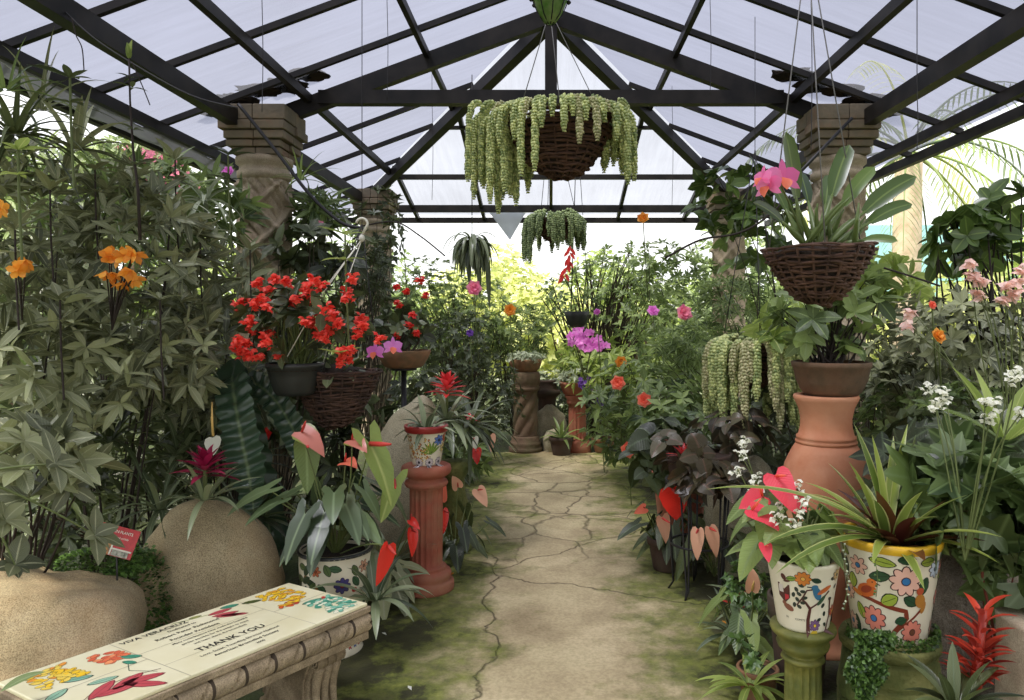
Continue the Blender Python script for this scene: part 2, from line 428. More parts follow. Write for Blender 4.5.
M['spathe_white'] = leafmat('spathe_white', S(206, 206, 186), S(230, 230, 210), rough=.4, trans=.15)
M['spathe_rosy'] = leafmat('spathe_rosy', S(170, 90, 80), S(214, 140, 120), rough=.35, trans=.15, edge=S(120, 130, 50))
M['bract_red'] = leafmat('bract_red', S(186, 26, 36), S(232, 74, 70), rough=.35, trans=.2)
M['bract_magenta'] = leafmat('bract_magenta', S(110, 12, 44), S(176, 34, 84), rough=.35, trans=.2)
M['bract_orange'] = leafmat('bract_orange', S(120, 26, 22), S(206, 74, 50), rough=.35, trans=.2)
M['orange'] = leafmat('orange_petal', S(206, 120, 20), S(244, 176, 60), rough=.5, trans=.3)
M['salmon'] = leafmat('salmon_petal', S(226, 90, 66), S(248, 142, 112), rough=.5, trans=.3)
M['pink'] = leafmat('pink_petal', S(226, 110, 150), S(248, 168, 190), rough=.5, trans=.3)
M['palepink'] = leafmat('palepink_petal', S(226, 190, 178), S(246, 222, 210), rough=.5, trans=.3)
M['orchid'] = leafmat('orchid_petal', S(206, 100, 190), S(232, 150, 220), rough=.5, trans=.35)
M['pink_orchid'] = leafmat('pink_orchid', S(222, 96, 156), S(242, 150, 196), rough=.5, trans=.35)
M['orchid_lip'] = leafmat('orchid_lip', S(226, 90, 90), S(246, 150, 90), rough=.5, trans=.3)
M['white'] = leafmat('white_petal', S(222, 222, 204), S(246, 246, 232), rough=.5, trans=.3)
M['purple'] = leafmat('purple_petal', S(80, 40, 130), S(140, 90, 190), rough=.5, trans=.3)
M['spadix_yellow'] = flatmat('spadix_yellow', S(230, 190, 110)); M['spadix_red'] = flatmat('spadix_red', S(200, 60, 50))
M['stem'] = flatmat('stem', S(70, 60, 46), .8); M['stem_green'] = flatmat('stem_green', S(98, 110, 58), .6); M['stem_dark'] = flatmat('stem_dark', S(46, 36, 30), .8)
M['stem_red'] = flatmat('stem_red', S(120, 60, 46), .6)
M['bark'] = stonemat('bark', [S(74, 60, 48), S(120, 102, 84)], 12, .95, .7)
M['palm_bark'] = stonemat('palm_bark', [S(170, 150, 124), S(206, 190, 164)], 6, .95, .5)
M['steel'] = flatmat('steel', S(44, 40, 36), .5, 0, .3, c2=S(20, 19, 18), scale=6)
M['wire'] = flatmat('wire', S(120, 118, 112), .5); M['cable'] = flatmat('cable', S(40, 38, 38), .6)
M['white_plastic'] = flatmat('white_plastic', S(226, 224, 206), .4)
M['black_plastic'] = flatmat('black_plastic', S(44, 46, 44), .45)
M['twig'] = stonemat('twig', [S(52, 34, 26), S(104, 74, 56)], 14, .8, .5, dist=.004)
M['twig_dark'] = stonemat('twig_dark', [S(42, 28, 22), S(84, 58, 44)], 14, .8, .5, dist=.004)
M['soil'] = stonemat('soil', [S(34, 26, 20), S(62, 50, 38)], 20, .95, .8)
M['bed'] = stonemat('bed_soil', [S(30, 28, 18), S(50, 52, 28), S(66, 74, 36)], 9, .95, .8, tint=(S(50, 66, 24), .8, 5.0))
M['terra'] = stonemat('terracotta', [S(176, 108, 74), S(206, 138, 98)], 3, .75, .15, tint=(S(216, 170, 136), .35, 4.0))
M['terra_red'] = stonemat('terracotta_red', [S(140, 72, 54), S(176, 100, 76)], 5, .8, .25, tint=(S(150, 120, 90), .5, 6.0))
M['terra_old'] = stonemat('terracotta_old', [S(120, 80, 54), S(158, 114, 78)], 5, .85, .3, tint=(S(88, 84, 60), .6, 7.0))
M['terra_dark'] = stonemat('terracotta_dark', [S(50, 34, 28), S(84, 60, 48)], 4, .85, .3, tint=(S(60, 62, 44), .5, 5.0))
M['clay_brown'] = stonemat('clay_brown', [S(92, 66, 48), S(130, 100, 74)], 5, .85, .3, tint=(S(70, 62, 44), .6, 6.0))
M['moss_glaze'] = stonemat('mossy_stone', [S(86, 88, 36), S(134, 130, 60)], 6, .6, .3, tint=(S(60, 76, 24), .7, 7.0))
M['mossy'] = stonemat('mossy_barrel', [S(92, 96, 48), S(130, 128, 74)], 8, .9, .6, tint=(S(62, 80, 28), .8, 5.0))
M['spiral_stone'] = stonemat('spiral_stone', [S(86, 66, 50), S(120, 96, 74)], 6, .85, .3, tint=(S(74, 80, 48), .5, 4.0))
M['rock_tan'] = stonemat('rock_tan', [S(134, 120, 90), S(164, 150, 118), S(184, 172, 142)], 2.2, .9, .5, speck=.7, tint=(S(170, 126, 80), .3, 2.0), bscale=60, dist=.006)
M['rock_pale'] = stonemat('rock_pale', [S(140, 132, 108), S(176, 170, 146)], 3, .9, .5, speck=.7, tint=(S(110, 104, 70), .4, 2.5), bscale=60, dist=.006)
M['rock_grey'] = stonemat('rock_grey', [S(96, 86, 76), S(140, 130, 116)], 4, .95, 1.0, speck=.6, bscale=14, dist=.04)
M['bench_stone'] = stonemat('bench_stone', [S(140, 122, 96), S(184, 166, 136)], 6, .85, .5, speck=.5, tint=(S(96, 82, 60), .6, 9.0), bscale=50, dist=.005)
M['bench_groove'] = flatmat('bench_groove', S(70, 58, 44), .9)
M['tile'] = flatmat('glazed_tile', S(232, 226, 190), .28, c2=S(222, 214, 172), scale=5)
M['paint'] = paintmat('glaze_paint')
M['ink'] = flatmat('ink', S(40, 38, 34), .5)
M['glaze_white'] = flatmat('glaze_white', S(228, 220, 196), .3, c2=S(214, 206, 180), scale=6)
M['glaze_yellow'] = flatmat('glaze_yellow', S(222, 176, 46), .3)
M['glaze_red'] = flatmat('glaze_red', S(150, 44, 40), .35)
M['column_stone'] = stonemat('column_stone', [S(150, 136, 114), S(190, 176, 150)], 6, .9, .5, speck=.4, tint=(S(130, 104, 82), .35, 5.0), bscale=40, dist=.008)
M['column_groove'] = flatmat('column_groove', S(78, 66, 54), .95)
M['cap_brick'] = stonemat('cap_brick', [S(112, 104, 90), S(138, 124, 102), S(150, 110, 82)], 3.2, .9, .6, tint=(S(84, 82, 70), .5, 3.0), bscale=40, dist=.008)
M['sheet'] = flatmat('grey_sheet', S(150, 150, 150), .5, trans=.3, scale=3)
M['green_glass'] = flatmat('green_glass', S(186, 206, 140), .12, trans=.6, c2=S(120, 164, 80), scale=14)
M['iron'] = flatmat('iron', S(30, 28, 28), .5)
M['wall_blue'] = flatmat('wall_blue', S(150, 206, 206), .7, scale=1, c2=S(170, 214, 214))
M['roof_main'] = roofmat('polycarbonate', S(122, 124, 134), S(164, 167, 186), .35, (.25, 5, 1))
M['roof_hip'] = roofmat('polycarbonate_end', S(140, 142, 148), S(206, 208, 216), .3, (5, .25, 1))

# ------------------------------------------------------------------ camera, light
cam = bpy.data.cameras.new('camera'); co = bpy.data.objects.new('camera', cam); C.objects.link(co); sc.camera = co
co.location = (0, 0, CAMZ); co.rotation_euler = (PI / 2, 0, 0)
cam.sensor_width = 36; cam.lens = FPX / 1024 * 36
cam.shift_x = -(VX - 512) / 1024; cam.shift_y = (VY - 350) / 1024; cam.clip_end = 300
w = bpy.data.worlds.new('sky'); sc.world = w; w.use_nodes = True
nt = w.node_tree; nt.nodes.clear(); n = nt.nodes; l = nt.links
wo = N(n, 'ShaderNodeOutputWorld'); bg = N(n, 'ShaderNodeBackground', i_Strength=1.0)
tc = N(n, 'ShaderNodeTexCoord'); sx = N(n, 'ShaderNodeSeparateXYZ'); l.new(tc.outputs['Generated'], sx.inputs[0])
nz = N(n, 'ShaderNodeTexNoise', i_Scale=2.5, i_Detail=5.0); l.new(tc.outputs['Generated'], nz.inputs['Vector'])
rp = ramp(n, [(0.0, (.5, .48, .42, 1)), (.02, (1.15, 1.15, 1.12, 1)), (.4, (1.04, 1.06, 1.1, 1)), (1, (1.24, 1.26, 1.3, 1))]); l.new(sx.outputs[2], rp.inputs[0])
mx = N(n, 'ShaderNodeMix', data_type='RGBA', blend_type='MULTIPLY', i_0=.35)
r2 = ramp(n, [(.35, (.8, .84, .92, 1)), (.6, (1.1, 1.1, 1.08, 1))]); l.new(nz.outputs[0], r2.inputs[0])
l.new(rp.outputs[0], mx.inputs[6]); l.new(r2.outputs[0], mx.inputs[7]); l.new(mx.outputs[2], bg.inputs[0]); l.new(bg.outputs[0], wo.inputs[0])
sun = bpy.data.lights.new('sun', 'SUN'); sun.energy = 6.5; sun.angle = math.radians(16); sun.color = (1, .93, .80)
so = bpy.data.objects.new('sun', sun); C.objects.link(so)
so.rotation_euler = V((-.35, -.28, 1)).to_track_quat('Z', 'Y').to_euler()
sc.view_settings.view_transform = 'Standard'; sc.view_settings.look = 'None'; sc.view_settings.gamma = 1
sc.view_settings.use_curve_mapping = False; sc.view_settings.exposure = 0.6

# ------------------------------------------------------------------ ground
def struct(o): o['kind'] = 'structure'; return o
def path_mat():
    m, nt, n, l = newmat('path_concrete')
    out = N(n, 'ShaderNodeOutputMaterial'); bs = N(n, 'ShaderNodeBsdfPrincipled', i_Roughness=.85)
    tc = N(n, 'ShaderNodeTexCoord'); P = tc.outputs['Object']
    def noi(s, d=6.0, r=.6, vec=None):
        x = N(n, 'ShaderNodeTexNoise', i_Scale=s, i_Detail=d, i_Roughness=r); l.new(vec or P, x.inputs['Vector']); return x
    def mix(f, a, b, bt='MIX'):
        x = N(n, 'ShaderNodeMix', data_type='RGBA', blend_type=bt)
        for s_, v in ((0, f), (6, a), (7, b)):
            if isinstance(v, bpy.types.NodeSocket): l.new(v, x.inputs[s_])
            else: x.inputs[s_].default_value = v
        return x.outputs[2]
    def rmp(f, st): r = ramp(n, st); l.new(f, r.inputs[0]); return r.outputs[0]
    base = rmp(noi(2.2).outputs[0], [(.3, S(146, 130, 96)), (.5, S(178, 162, 124)), (.72, S(208, 192, 152))])
    fine = rmp(noi(60, 3.0).outputs[0], [(.35, (.72, .7, .66, 1)), (.6, (1.1, 1.1, 1.1, 1))])
    col = mix(.6, base, fine, 'MULTIPLY')
    # distorted coordinates
    dn = noi(1.6, 5.0); vm = N(n, 'ShaderNodeVectorMath', operation='SCALE'); vm.inputs['Scale'].default_value = .45; l.new(dn.outputs['Color'], vm.inputs[0])
    va = N(n, 'ShaderNodeVectorMath', operation='ADD'); l.new(P, va.inputs[0]); l.new(vm.outputs[0], va.inputs[1])
    sp = N(n, 'ShaderNodeSeparateXYZ'); l.new(P, sp.inputs[0])
    def cracks(scale, w):
        mp = N(n, 'ShaderNodeMapping'); mp.inputs['Scale'].default_value = (1, 1, 0); l.new(va.outputs[0], mp.inputs[0])
        v = N(n, 'ShaderNodeTexVoronoi', feature='DISTANCE_TO_EDGE', i_Scale=scale); l.new(mp.outputs[0], v.inputs['Vector'])
        return rmp(v.outputs['Distance'], [(0, (1, 1, 1, 1)), (w, (0, 0, 0, 1))])
    c1 = cracks(1.9, .026); c2 = cracks(.62, .0045)
    far = N(n, 'ShaderNodeMapRange'); far.inputs[1].default_value = 4.6; far.inputs[2].default_value = 5.6; l.new(sp.outputs[1], far.inputs[0])
    f1 = N(n, 'ShaderNodeMath', operation='MULTIPLY'); l.new(c1, f1.inputs[0]); l.new(far.outputs[0], f1.inputs[1])
    f2 = N(n, 'ShaderNodeMath', operation='MAXIMUM'); l.new(f1.outputs[0], f2.inputs[0]); l.new(c2, f2.inputs[1])
    f3 = N(n, 'ShaderNodeMath', operation='MULTIPLY', i_1=.6); l.new(f2.outputs[0], f3.inputs[0])
    col = mix(f3.outputs[0], col, S(70, 58, 38))
    # moss along both edges
    xa = N(n, 'ShaderNodeMath', operation='SUBTRACT', i_1=.06); l.new(sp.outputs[0], xa.inputs[0])
    ab = N(n, 'ShaderNodeMath', operation='ABSOLUTE'); l.new(xa.outputs[0], ab.inputs[0])
    nn = noi(2.6, 6.0, .7); sc_ = N(n, 'ShaderNodeMath', operation='MULTIPLY_ADD', i_1=1.9, i_2=-.82); l.new(nn.outputs[0], sc_.inputs[0])
    ad = N(n, 'ShaderNodeMath', operation='ADD'); l.new(ab.outputs[0], ad.inputs[0]); l.new(sc_.outputs[0], ad.inputs[1])
    m1 = rmp(ad.outputs[0], [(.38, (0, 0, 0, 1)), (.7, (.8, .8, .8, 1)), (1, (1, 1, 1, 1))])
    mossc = rmp(noi(14, 6.0, .7).outputs[0], [(.35, S(66, 76, 18)), (.6, S(108, 118, 38)), (.8, S(146, 148, 72))])
    col = mix(m1, col, mossc)
    m2 = rmp(ad.outputs[0], [(.86, (0, 0, 0, 1)), (1.05, (.85, .85, .85, 1))])
    col = mix(m2, col, S(48, 44, 26))
    gl = rmp(noi(1.1, 4.0, .6).outputs[0], [(.5, (0, 0, 0, 1)), (.72, (.25, .25, .25, 1))])
    col = mix(gl, col, S(122, 120, 62))
    l.new(col, bs.inputs['Base Color'])
    bp = N(n, 'ShaderNodeBump', i_Strength=.5, i_Distance=.012); l.new(noi(24, 6.0, .65).outputs[0], bp.inputs['Height'])
    b2 = N(n, 'ShaderNodeBump', i_Strength=.8, i_Distance=.02, invert=True); l.new(f2.outputs[0], b2.inputs['Height']); l.new(bp.outputs[0], b2.inputs['Normal'])
    l.new(b2.outputs[0], bs.inputs['Normal']); l.new(bs.outputs[0], out.inputs[0])
    return m
mb = MB(); rows = []
for i in range(60):
    y = -2.5 + i * 11.4 / 59
    wl = -1.0 - .05 * noise.noise(V((0, y * 1.3, 0))); wr = 1.1 + .07 * noise.noise(V((5, y * 1.3, 0)))
    rows.append([V((wl + (wr - wl) * j / 16, y + .10 * noise.noise(V((j * .5, 3, 0))), .012 + .006 * noise.noise(V((j * .4, y * 1.5, 0))) + (-.012 if j in (0, 16) else 0))) for j in range(17)])
mb.grid(rows); struct(mb.build('floor', path_mat()))
mb = MB(); rows = []
for i in range(90):
    row = []
    for j in range(80):
        x = -30 + 60 * j / 79; y = -6 + 46 * i / 89
        x = x * abs(x) / 30 * .8 + x * .2
        z = -.004 if abs(x) < 1.05 and y < 9 else .02 + .025 * noise.noise(V((x * 2, y * 2, 0)))
        if abs(x) < 1.05 and y < 9: z = -.01
        row.append(V((x, y, z)))
    rows.append(row)
mb.grid(rows); struct(mb.build('ground', M['bed']))

# ------------------------------------------------------------------ roof
RZ = lambda x: 3.97 - .37 * abs(x)          # underside of the skin on the long sides
Y0, YA, YE = -2.6, 5.6, 9.95
AP = V((0, YA, 3.97))
HS = .235                                    # slope of the hipped end
HZ = lambda y: 3.97 - HS * (y - YA)
XE = 2.85
hipx = lambda y: (y - YA) * HS / .37         # |x| of the hip line at depth y
mb = MB(); mb.smooth = False
for s in (-1, 1):
    t = .012
    a = [V((0, Y0, RZ(0))), V((s * XE, Y0, RZ(XE))), V((s * XE, YA + (3.97 - RZ(XE)) / HS, RZ(XE))), AP]
    b0 = len(mb.v); mb.v += a; mb.quad((b0, b0 + 1, b0 + 2, b0 + 3))
struct(mb.build('ceiling', M['roof_main']))
mb = MB(); mb.smooth = False
ye = YA + (3.97 - RZ(XE)) / HS
b0 = len(mb.v); YEH = 9.9; xe = hipx(YEH)
mb.v += [AP.copy(), V((-xe, YEH, HZ(YEH))), V((xe, YEH, HZ(YEH)))]; mb.quad((0, 1, 2))
struct(mb.build('ceiling_end', M['roof_hip']))
tn = [0]
def beam(pairs, w, h, off=0):
    tn[0] += 1; mb = MB(); mb.smooth = False
    for a, b in pairs: mb.bar(V(a) + V((0, 0, off)), V(b) + V((0, 0, off)), w, h)
    return struct(mb.build('trim_%d' % tn[0], M['steel']))
yend = lambda x: YA + .37 * abs(x) / HS
for s in (-1, 1):
    for x, w_, h_ in ((.92, .035, .055), (1.8, .045, .065), (2.68, .05, .07)):
        beam([((s * x, Y0, RZ(x)), (s * x, min(yend(x), 9.9), RZ(x)))], w_, h_, -.075)
    beam([((s * 2.24, Y0, RZ(2.24)), (s * 2.24, 9.0, RZ(2.24)))], .08, .11, -.13)
    beam([((s * XE, Y0, RZ(XE)), (s * XE, 9.9, RZ(XE)))], .05, .07, -.07)
beam([((0, Y0, 3.97), (0, YA, 3.97))], .05, .08, -.05)
ybars = [-2.25 + .745 * i for i in range(17)]
for y in ybars:
    pr = []
    for s in (-1, 1):
        xs = 0 if y <= YA else hipx(y)
        if xs < XE and abs(y - YA) > .3: pr.append(((s * xs, y, RZ(xs)), (s * XE, y, RZ(XE))))
    if pr: beam(pr, .035, .04, -.028)
# truss
beam([((0, YA, 3.87), (-2.3, YA, 3.87 - .37 * 2.3)), ((0, YA, 3.87), (2.3, YA, 3.87 - .37 * 2.3))], .08, .12, -.02)
beam([((-1.72, YA - .02, 3.235), (1.72, YA - .02, 3.235))], .09, .10)
beam([((0, YA, 3.82), (0, YA + .001, 3.235))], .08, .08)
tn[0] += 1; mb = MB(); mb.smooth = False; mb.box((0, YA, 3.53), (.09, .08, .6)); struct(mb.build('trim_%d' % tn[0], M['steel']))
# hips and end slope
for s in (-1, 1):
    beam([((0, YA, 3.93), (s * hipx(9.2), 9.2, HZ(9.2)))], .09, .10, -.11)
for x in (0, .88, 1.75):
    for s in ((1,) if x == 0 else (-1, 1)):
        y0 = max(YA, yend(x)); beam([((s * x, y0, HZ(y0)), (s * x, YEH, HZ(YEH)))], .04, .055, -.05)
for y, h_ in ((7.4, .03), (8.55, .055), (9.5, .09), (9.9, .07)):
    beam([((-hipx(y), y, HZ(y)), (hipx(y), y, HZ(y)))], .05, h_, -.07)
# other trusses, nearer than the picture shows
for yt in (2.0 - .1, -1.7):
    beam([((0, yt, 3.87), (-2.3, yt, 3.87 - .37 * 2.3)), ((0, yt, 3.87), (2.3, yt, 3.87 - .37 * 2.3))], .10, .14, -.02) if yt < 0 else None

# grey plastic sheet tied between the outer left roof bars
mb = MB(); rows = []
for i in range(60):
    y = 1.8 + i * .09; rows.append([V((-2.69 - .15 * j / 5, y, RZ(2.69) - .11 - .05 * math.sin(j / 5 * PI) - .02 * noise.noise(V((y * 5, j * .9, 0))))) for j in range(6)])
mb.grid(rows); tag(mb.build('plastic_sheet', M['sheet']), 'crumpled grey plastic sheet strung along the left eave of the roof', 'sheet')

# ------------------------------------------------------------------ columns
def column(x, y, label, far=False):
    root = thing('column', label, 'column', (x, y, 0), 'stone columns carrying the roof')
    mb = MB(); prof = []
    H = 2.62; r0 = .165; nz_ = 180 if not far else 90
    def fn(t, z, r, i):
        if z > 2.6: return 0
        a = (t * 4 / (2 * PI) * 1.0); b = z / .30
        u = abs(((a + b) % 1) - .5); v = abs(((a - b) % 1) - .5); u2 = abs(((2 * (a + b)) % 1) - .5)
        g = 0
        if u > .42: g += .02
        if v > .42: g += .02
        if u < .3 and v < .3 and abs(((3 * a + 3 * b) % 1) - .5) > .38: g -= .014
        return g * 1.4 - .006 * noise.noise(V((t * 9, z * 30, 0)))
    for i in range(nz_ + 1): prof.append((r0, H * i / nz_))
    mb.lathe((x, y, 0), prof, 160 if not far else 72, fn)
    mb.build('shaft', M['column_stone'], root)
    mb = MB(); mb.lathe((x, y, 0), [(.165, 2.60), (.19, 2.62), (.19, 2.66), (.175, 2.67), (.175, 2.70), (.2, 2.72), (.2, 2.76), (.18, 2.77)], 40); mb.build('collar', M['column_stone'], root)
    cp = MB(); cp.smooth = False
    for k, (w_, z, h) in enumerate(((.35, 2.79, .05), (.39, 2.842, .05), (.43, 2.90, .06), (.47, 2.965, .065), (.46, 3.055, .11))):
        nb = 2
        for i in range(nb):
            for j in range(nb):
                if i == 1 and j == 1 and 0: continue
                of = (k % 2) * .02
                cp.box((x + (i - .5) * w_ / nb + (j - .5) * of, y + (j - .5) * w_ / nb, z), (w_ / nb - .004, w_ / nb - .004 + .006 * ((i + j + k) % 2), h - .004), 0)
    c = cp.build('capital', M['cap_brick'], root)
    bm_ = c.modifiers.new('b', 'BEVEL'); bm_.width = .006; bm_.segments = 2
    return root
column(-2.1, 5.5, 'carved stone column with a brick capital at left, behind the grey leaved shrubs')
column(2.1, 5.5, 'stone column with brick capital at right, behind the pink orchid basket')
column(-2.1, 8.95, 'far left column overgrown with dark creepers', True)
column(2.12, 8.95, 'far right column of reddish stone behind round leaves', True)
sc.cycles.use_denoising = True
sc.cycles.max_bounces = 7; sc.cycles.diffuse_bounces = 4; sc.cycles.transmission_bounces = 5; sc.cycles.transparent_max_bounces = 12
# ------------------------------------------------------------------ painted decoration helpers
class Paint:
    """flat coloured shapes laid on a surface through map2(u,v,h) -> point"""
    def __init__(s, map2): s.m = MB(); s.f = map2; s.h = .0012
    def poly(s, pts, col, h=None):
        h = s.h if h is None else h; s.m.paint = col
        cx = sum(p[0] for p in pts) / len(pts); cy = sum(p[1] for p in pts) / len(pts); b = len(s.m.v)
        s.m.v.append(s.f(cx, cy, h)); s.m.v += [s.f(x, y, h) for x, y in pts]
        for i in range(len(pts)): s.m.quad((b, b + 1 + i, b + 1 + (i + 1) % len(pts)))
    def ell(s, cx, cy, a, b_, ang, col, h=None, n=12, point=0):
        c, q = math.cos(ang), math.sin(ang); pts = []
        for i in range(n):
            t = 2 * PI * i / n; x = a * math.cos(t); y = b_ * math.sin(t) * (1 - point * abs(math.cos(t)) ** 2)
            pts.append((cx + x * c - y * q, cy + x * q + y * c))
        s.poly(pts, col, h)
    def line(s, pts, w, col, h=None):
        h = s.h if h is None else h; s.m.paint = col
        fine = []
        for a, b_ in zip(pts, pts[1:]):
            k = max(1, int(math.hypot(b_[0] - a[0], b_[1] - a[1]) / .012))
            fine += [(a[0] + (b_[0] - a[0]) * i / k, a[1] + (b_[1] - a[1]) * i / k) for i in range(k)]
        fine.append(pts[-1]); rows = []
        for i, p in enumerate(fine):
            q0 = fine[max(0, i - 1)]; q1 = fine[min(len(fine) - 1, i + 1)]; dx, dy = q1[0] - q0[0], q1[1] - q0[1]; L = math.hypot(dx, dy) or 1
            ww = w(i / (len(fine) - 1)) if callable(w) else w
            rows.append([s.f(p[0] - dy / L * ww / 2, p[1] + dx / L * ww / 2, h), s.f(p[0] + dy / L * ww / 2, p[1] - dx / L * ww / 2, h)])
        s.m.grid(rows)
    def flower(s, x, y, r, n, pet, cen, out=S(60, 30, 34), rot=0):
        for i in range(n):
            t = rot + 2 * PI * i / n; s.ell(x + math.cos(t) * r * .58, y + math.sin(t) * r * .58, r * .47, r * .30, t, out, .0010)
        for i in range(n):
            t = rot + 2 * PI * i / n; s.ell(x + math.cos(t) * r * .58, y + math.sin(t) * r * .58, r * .40, r * .23, t, pet, .0016)
        s.ell(x, y, r * .3, r * .3, 0, out, .0020); s.ell(x, y, r * .24, r * .24, 0, cen, .0024)
    def leaf(s, x, y, L, w, ang, col, out=S(30, 40, 24)):
        s.ell(x, y, L / 2 * 1.12, w / 2 * 1.18, ang, out, .0010, point=.35); s.ell(x, y, L / 2, w / 2, ang, col, .0016, point=.35)
        c, q = math.cos(ang), math.sin(ang); s.line([(x - c * L * .42, y - q * L * .42), (x + c * L * .4, y + q * L * .4)], .0016, out, .0020)

def lerp_prof(prof, z):
    for (r0, z0), (r1, z1) in zip(prof, prof[1:]):
        if z0 <= z <= z1 and z1 > z0: return r0 + (r1 - r0) * (z - z0) / (z1 - z0)
    return prof[-1][0]
def wrap(c, prof, rmean):
    """u = arc length measured from the side facing the path camera, v = height"""
    c = V(c); base = math.atan2(0 - c.y, 0 - c.x)
    def f(u, v, h):
        r = lerp_prof(prof, v) + h; t = base + u / rmean
        return c + V((r * math.cos(t), r * math.sin(t), v))
    return f
def pot(root, c, prof, mat, name='pot_body', wall=.012, n=48, soil=.03, rimmat=None, fn=None):
    mb = MB(); inner = [(max(.01, r - wall), z) for r, z in reversed(prof) if z > prof[-1][1] * .55]
    mb.lathe(c, prof + inner, n, fn)
    b = mb.build(name, M[mat], root)
    z = prof[-1][1] - soil; s = MB(); s.lathe(c, [(.001, z - .02), (lerp_prof(prof, z) - wall * .8, z - .02), (lerp_prof(prof, z) - wall * .9, z), (.001, z + .006)], 32); s.build('soil', M['soil'], root)
    return b
def torus(mb, c, r, a, n=40, k=8, zs=1):
    rows = []
    for i in range(n):
        t = 2 * PI * i / n; rows.append([V(c) + V(((r + a * math.cos(2 * PI * j / k)) * math.cos(t), (r + a * math.cos(2 * PI * j / k)) * math.sin(t), a * zs * math.sin(2 * PI * j / k))) for j in range(k)])
    mb.grid(rows, closeu=True, closev=True)

# ------------------------------------------------------------------ bench
A = V((-.735, 3.03, 0)); dv = V((-.545, -.80, 0)).normalized(); wv = V((-.86, .50, 0)).normalized()
BL, BW, BH = 1.09, .47, .45
ru = lambda u: u * .867 if u < .3 else (.26 + (u - .3) * .72 if u < .98 else .75 + (u - .98) * .89)
def bp(u, v, z): return A + dv * u + wv * v + UP * z      # u along, v across
bench = thing('bench', 'carved stone bench with a painted tile top, beside the mossy path at lower left', 'bench', A + dv * .54 + wv * .23)
def bslab(name, mat, z0, z1, e, mb=None):
    mb = mb or MB(); mb.smooth = False; b = len(mb.v)
    for z in (z0, z1):
        for u, v in ((-e, -e), (BL + e, -e), (BL + e, BW + e), (-e, BW + e)): mb.v.append(bp(u, v, z))
    for f in ((0, 3, 2, 1), (4, 5, 6, 7), (0, 1, 5, 4), (1, 2, 6, 5), (2, 3, 7, 6), (3, 0, 4, 7)): mb.quad(tuple(b + i for i in f))
    o = mb.build(name, M[mat], bench); m_ = o.modifiers.new('b', 'BEVEL'); m_.width = .004; m_.segments = 2; return o
bslab('tile_top', 'tile', .436, .45, -.004)
bslab('slab', 'bench_stone', .412, .436, .006)
bslab('lower_slab', 'bench_stone', .305, .335, .0)
# rope moulding around the rim: half round with slanting grooves
mb = MB(); g = MB()
loop = [((0, 0), (BL, 0), (0, -1)), ((BL, 0), (BL, BW), (1, 0)), ((BL, BW), (0, BW), (0, 1)), ((0, BW), (0, 0), (-1, 0))]
for (a, b_, nn) in loop:
    L = math.hypot(b_[0] - a[0], b_[1] - a[1]); k = max(8, int(L / .006)); rows = []
    for i in range(k + 1):
        t = i / k; u = a[0] + (b_[0] - a[0]) * t; v = a[1] + (b_[1] - a[1]) * t; row = []
        for j in range(13):
            an = -PI / 2 + PI * j / 12; s_ = t * L
            ph = ((s_ + .03 * math.sin(an)) / .118) % 1; gr = .016 if ph < .08 else 0
            ph2 = abs(((s_ - .05 * math.sin(an)) / .118) % 1 - .55); gr += .004 if ph2 < .03 and abs(math.sin(an)) < .8 else 0
            o_ = (.034 - gr) * math.cos(an) - .016; z = .372 + (.038 - gr * .2) * math.sin(an)
            row.append(bp(u + nn[0] * o_, v + nn[1] * o_, z))
        mb.m = 1 if ph < .085 else 0; rows.append(row)
        if len(rows) == 2: mb.grid(rows); rows = [row]
mb.build('rope_moulding', [M['bench_stone'], M['bench_groove']], bench)
mb = MB(); b = len(mb.v)
mb.smooth = False
for z in (.325, .41):
    for u, v in ((.014, .014), (BL - .014, .014), (BL - .014, BW - .014), (.014, BW - .014)): mb.v.append(bp(u, v, z))
for f in ((0, 1, 5, 4), (1, 2, 6, 5), (2, 3, 7, 6), (3, 0, 4, 7)): mb.quad(f)
mb.build('core', M['bench_groove'], bench)
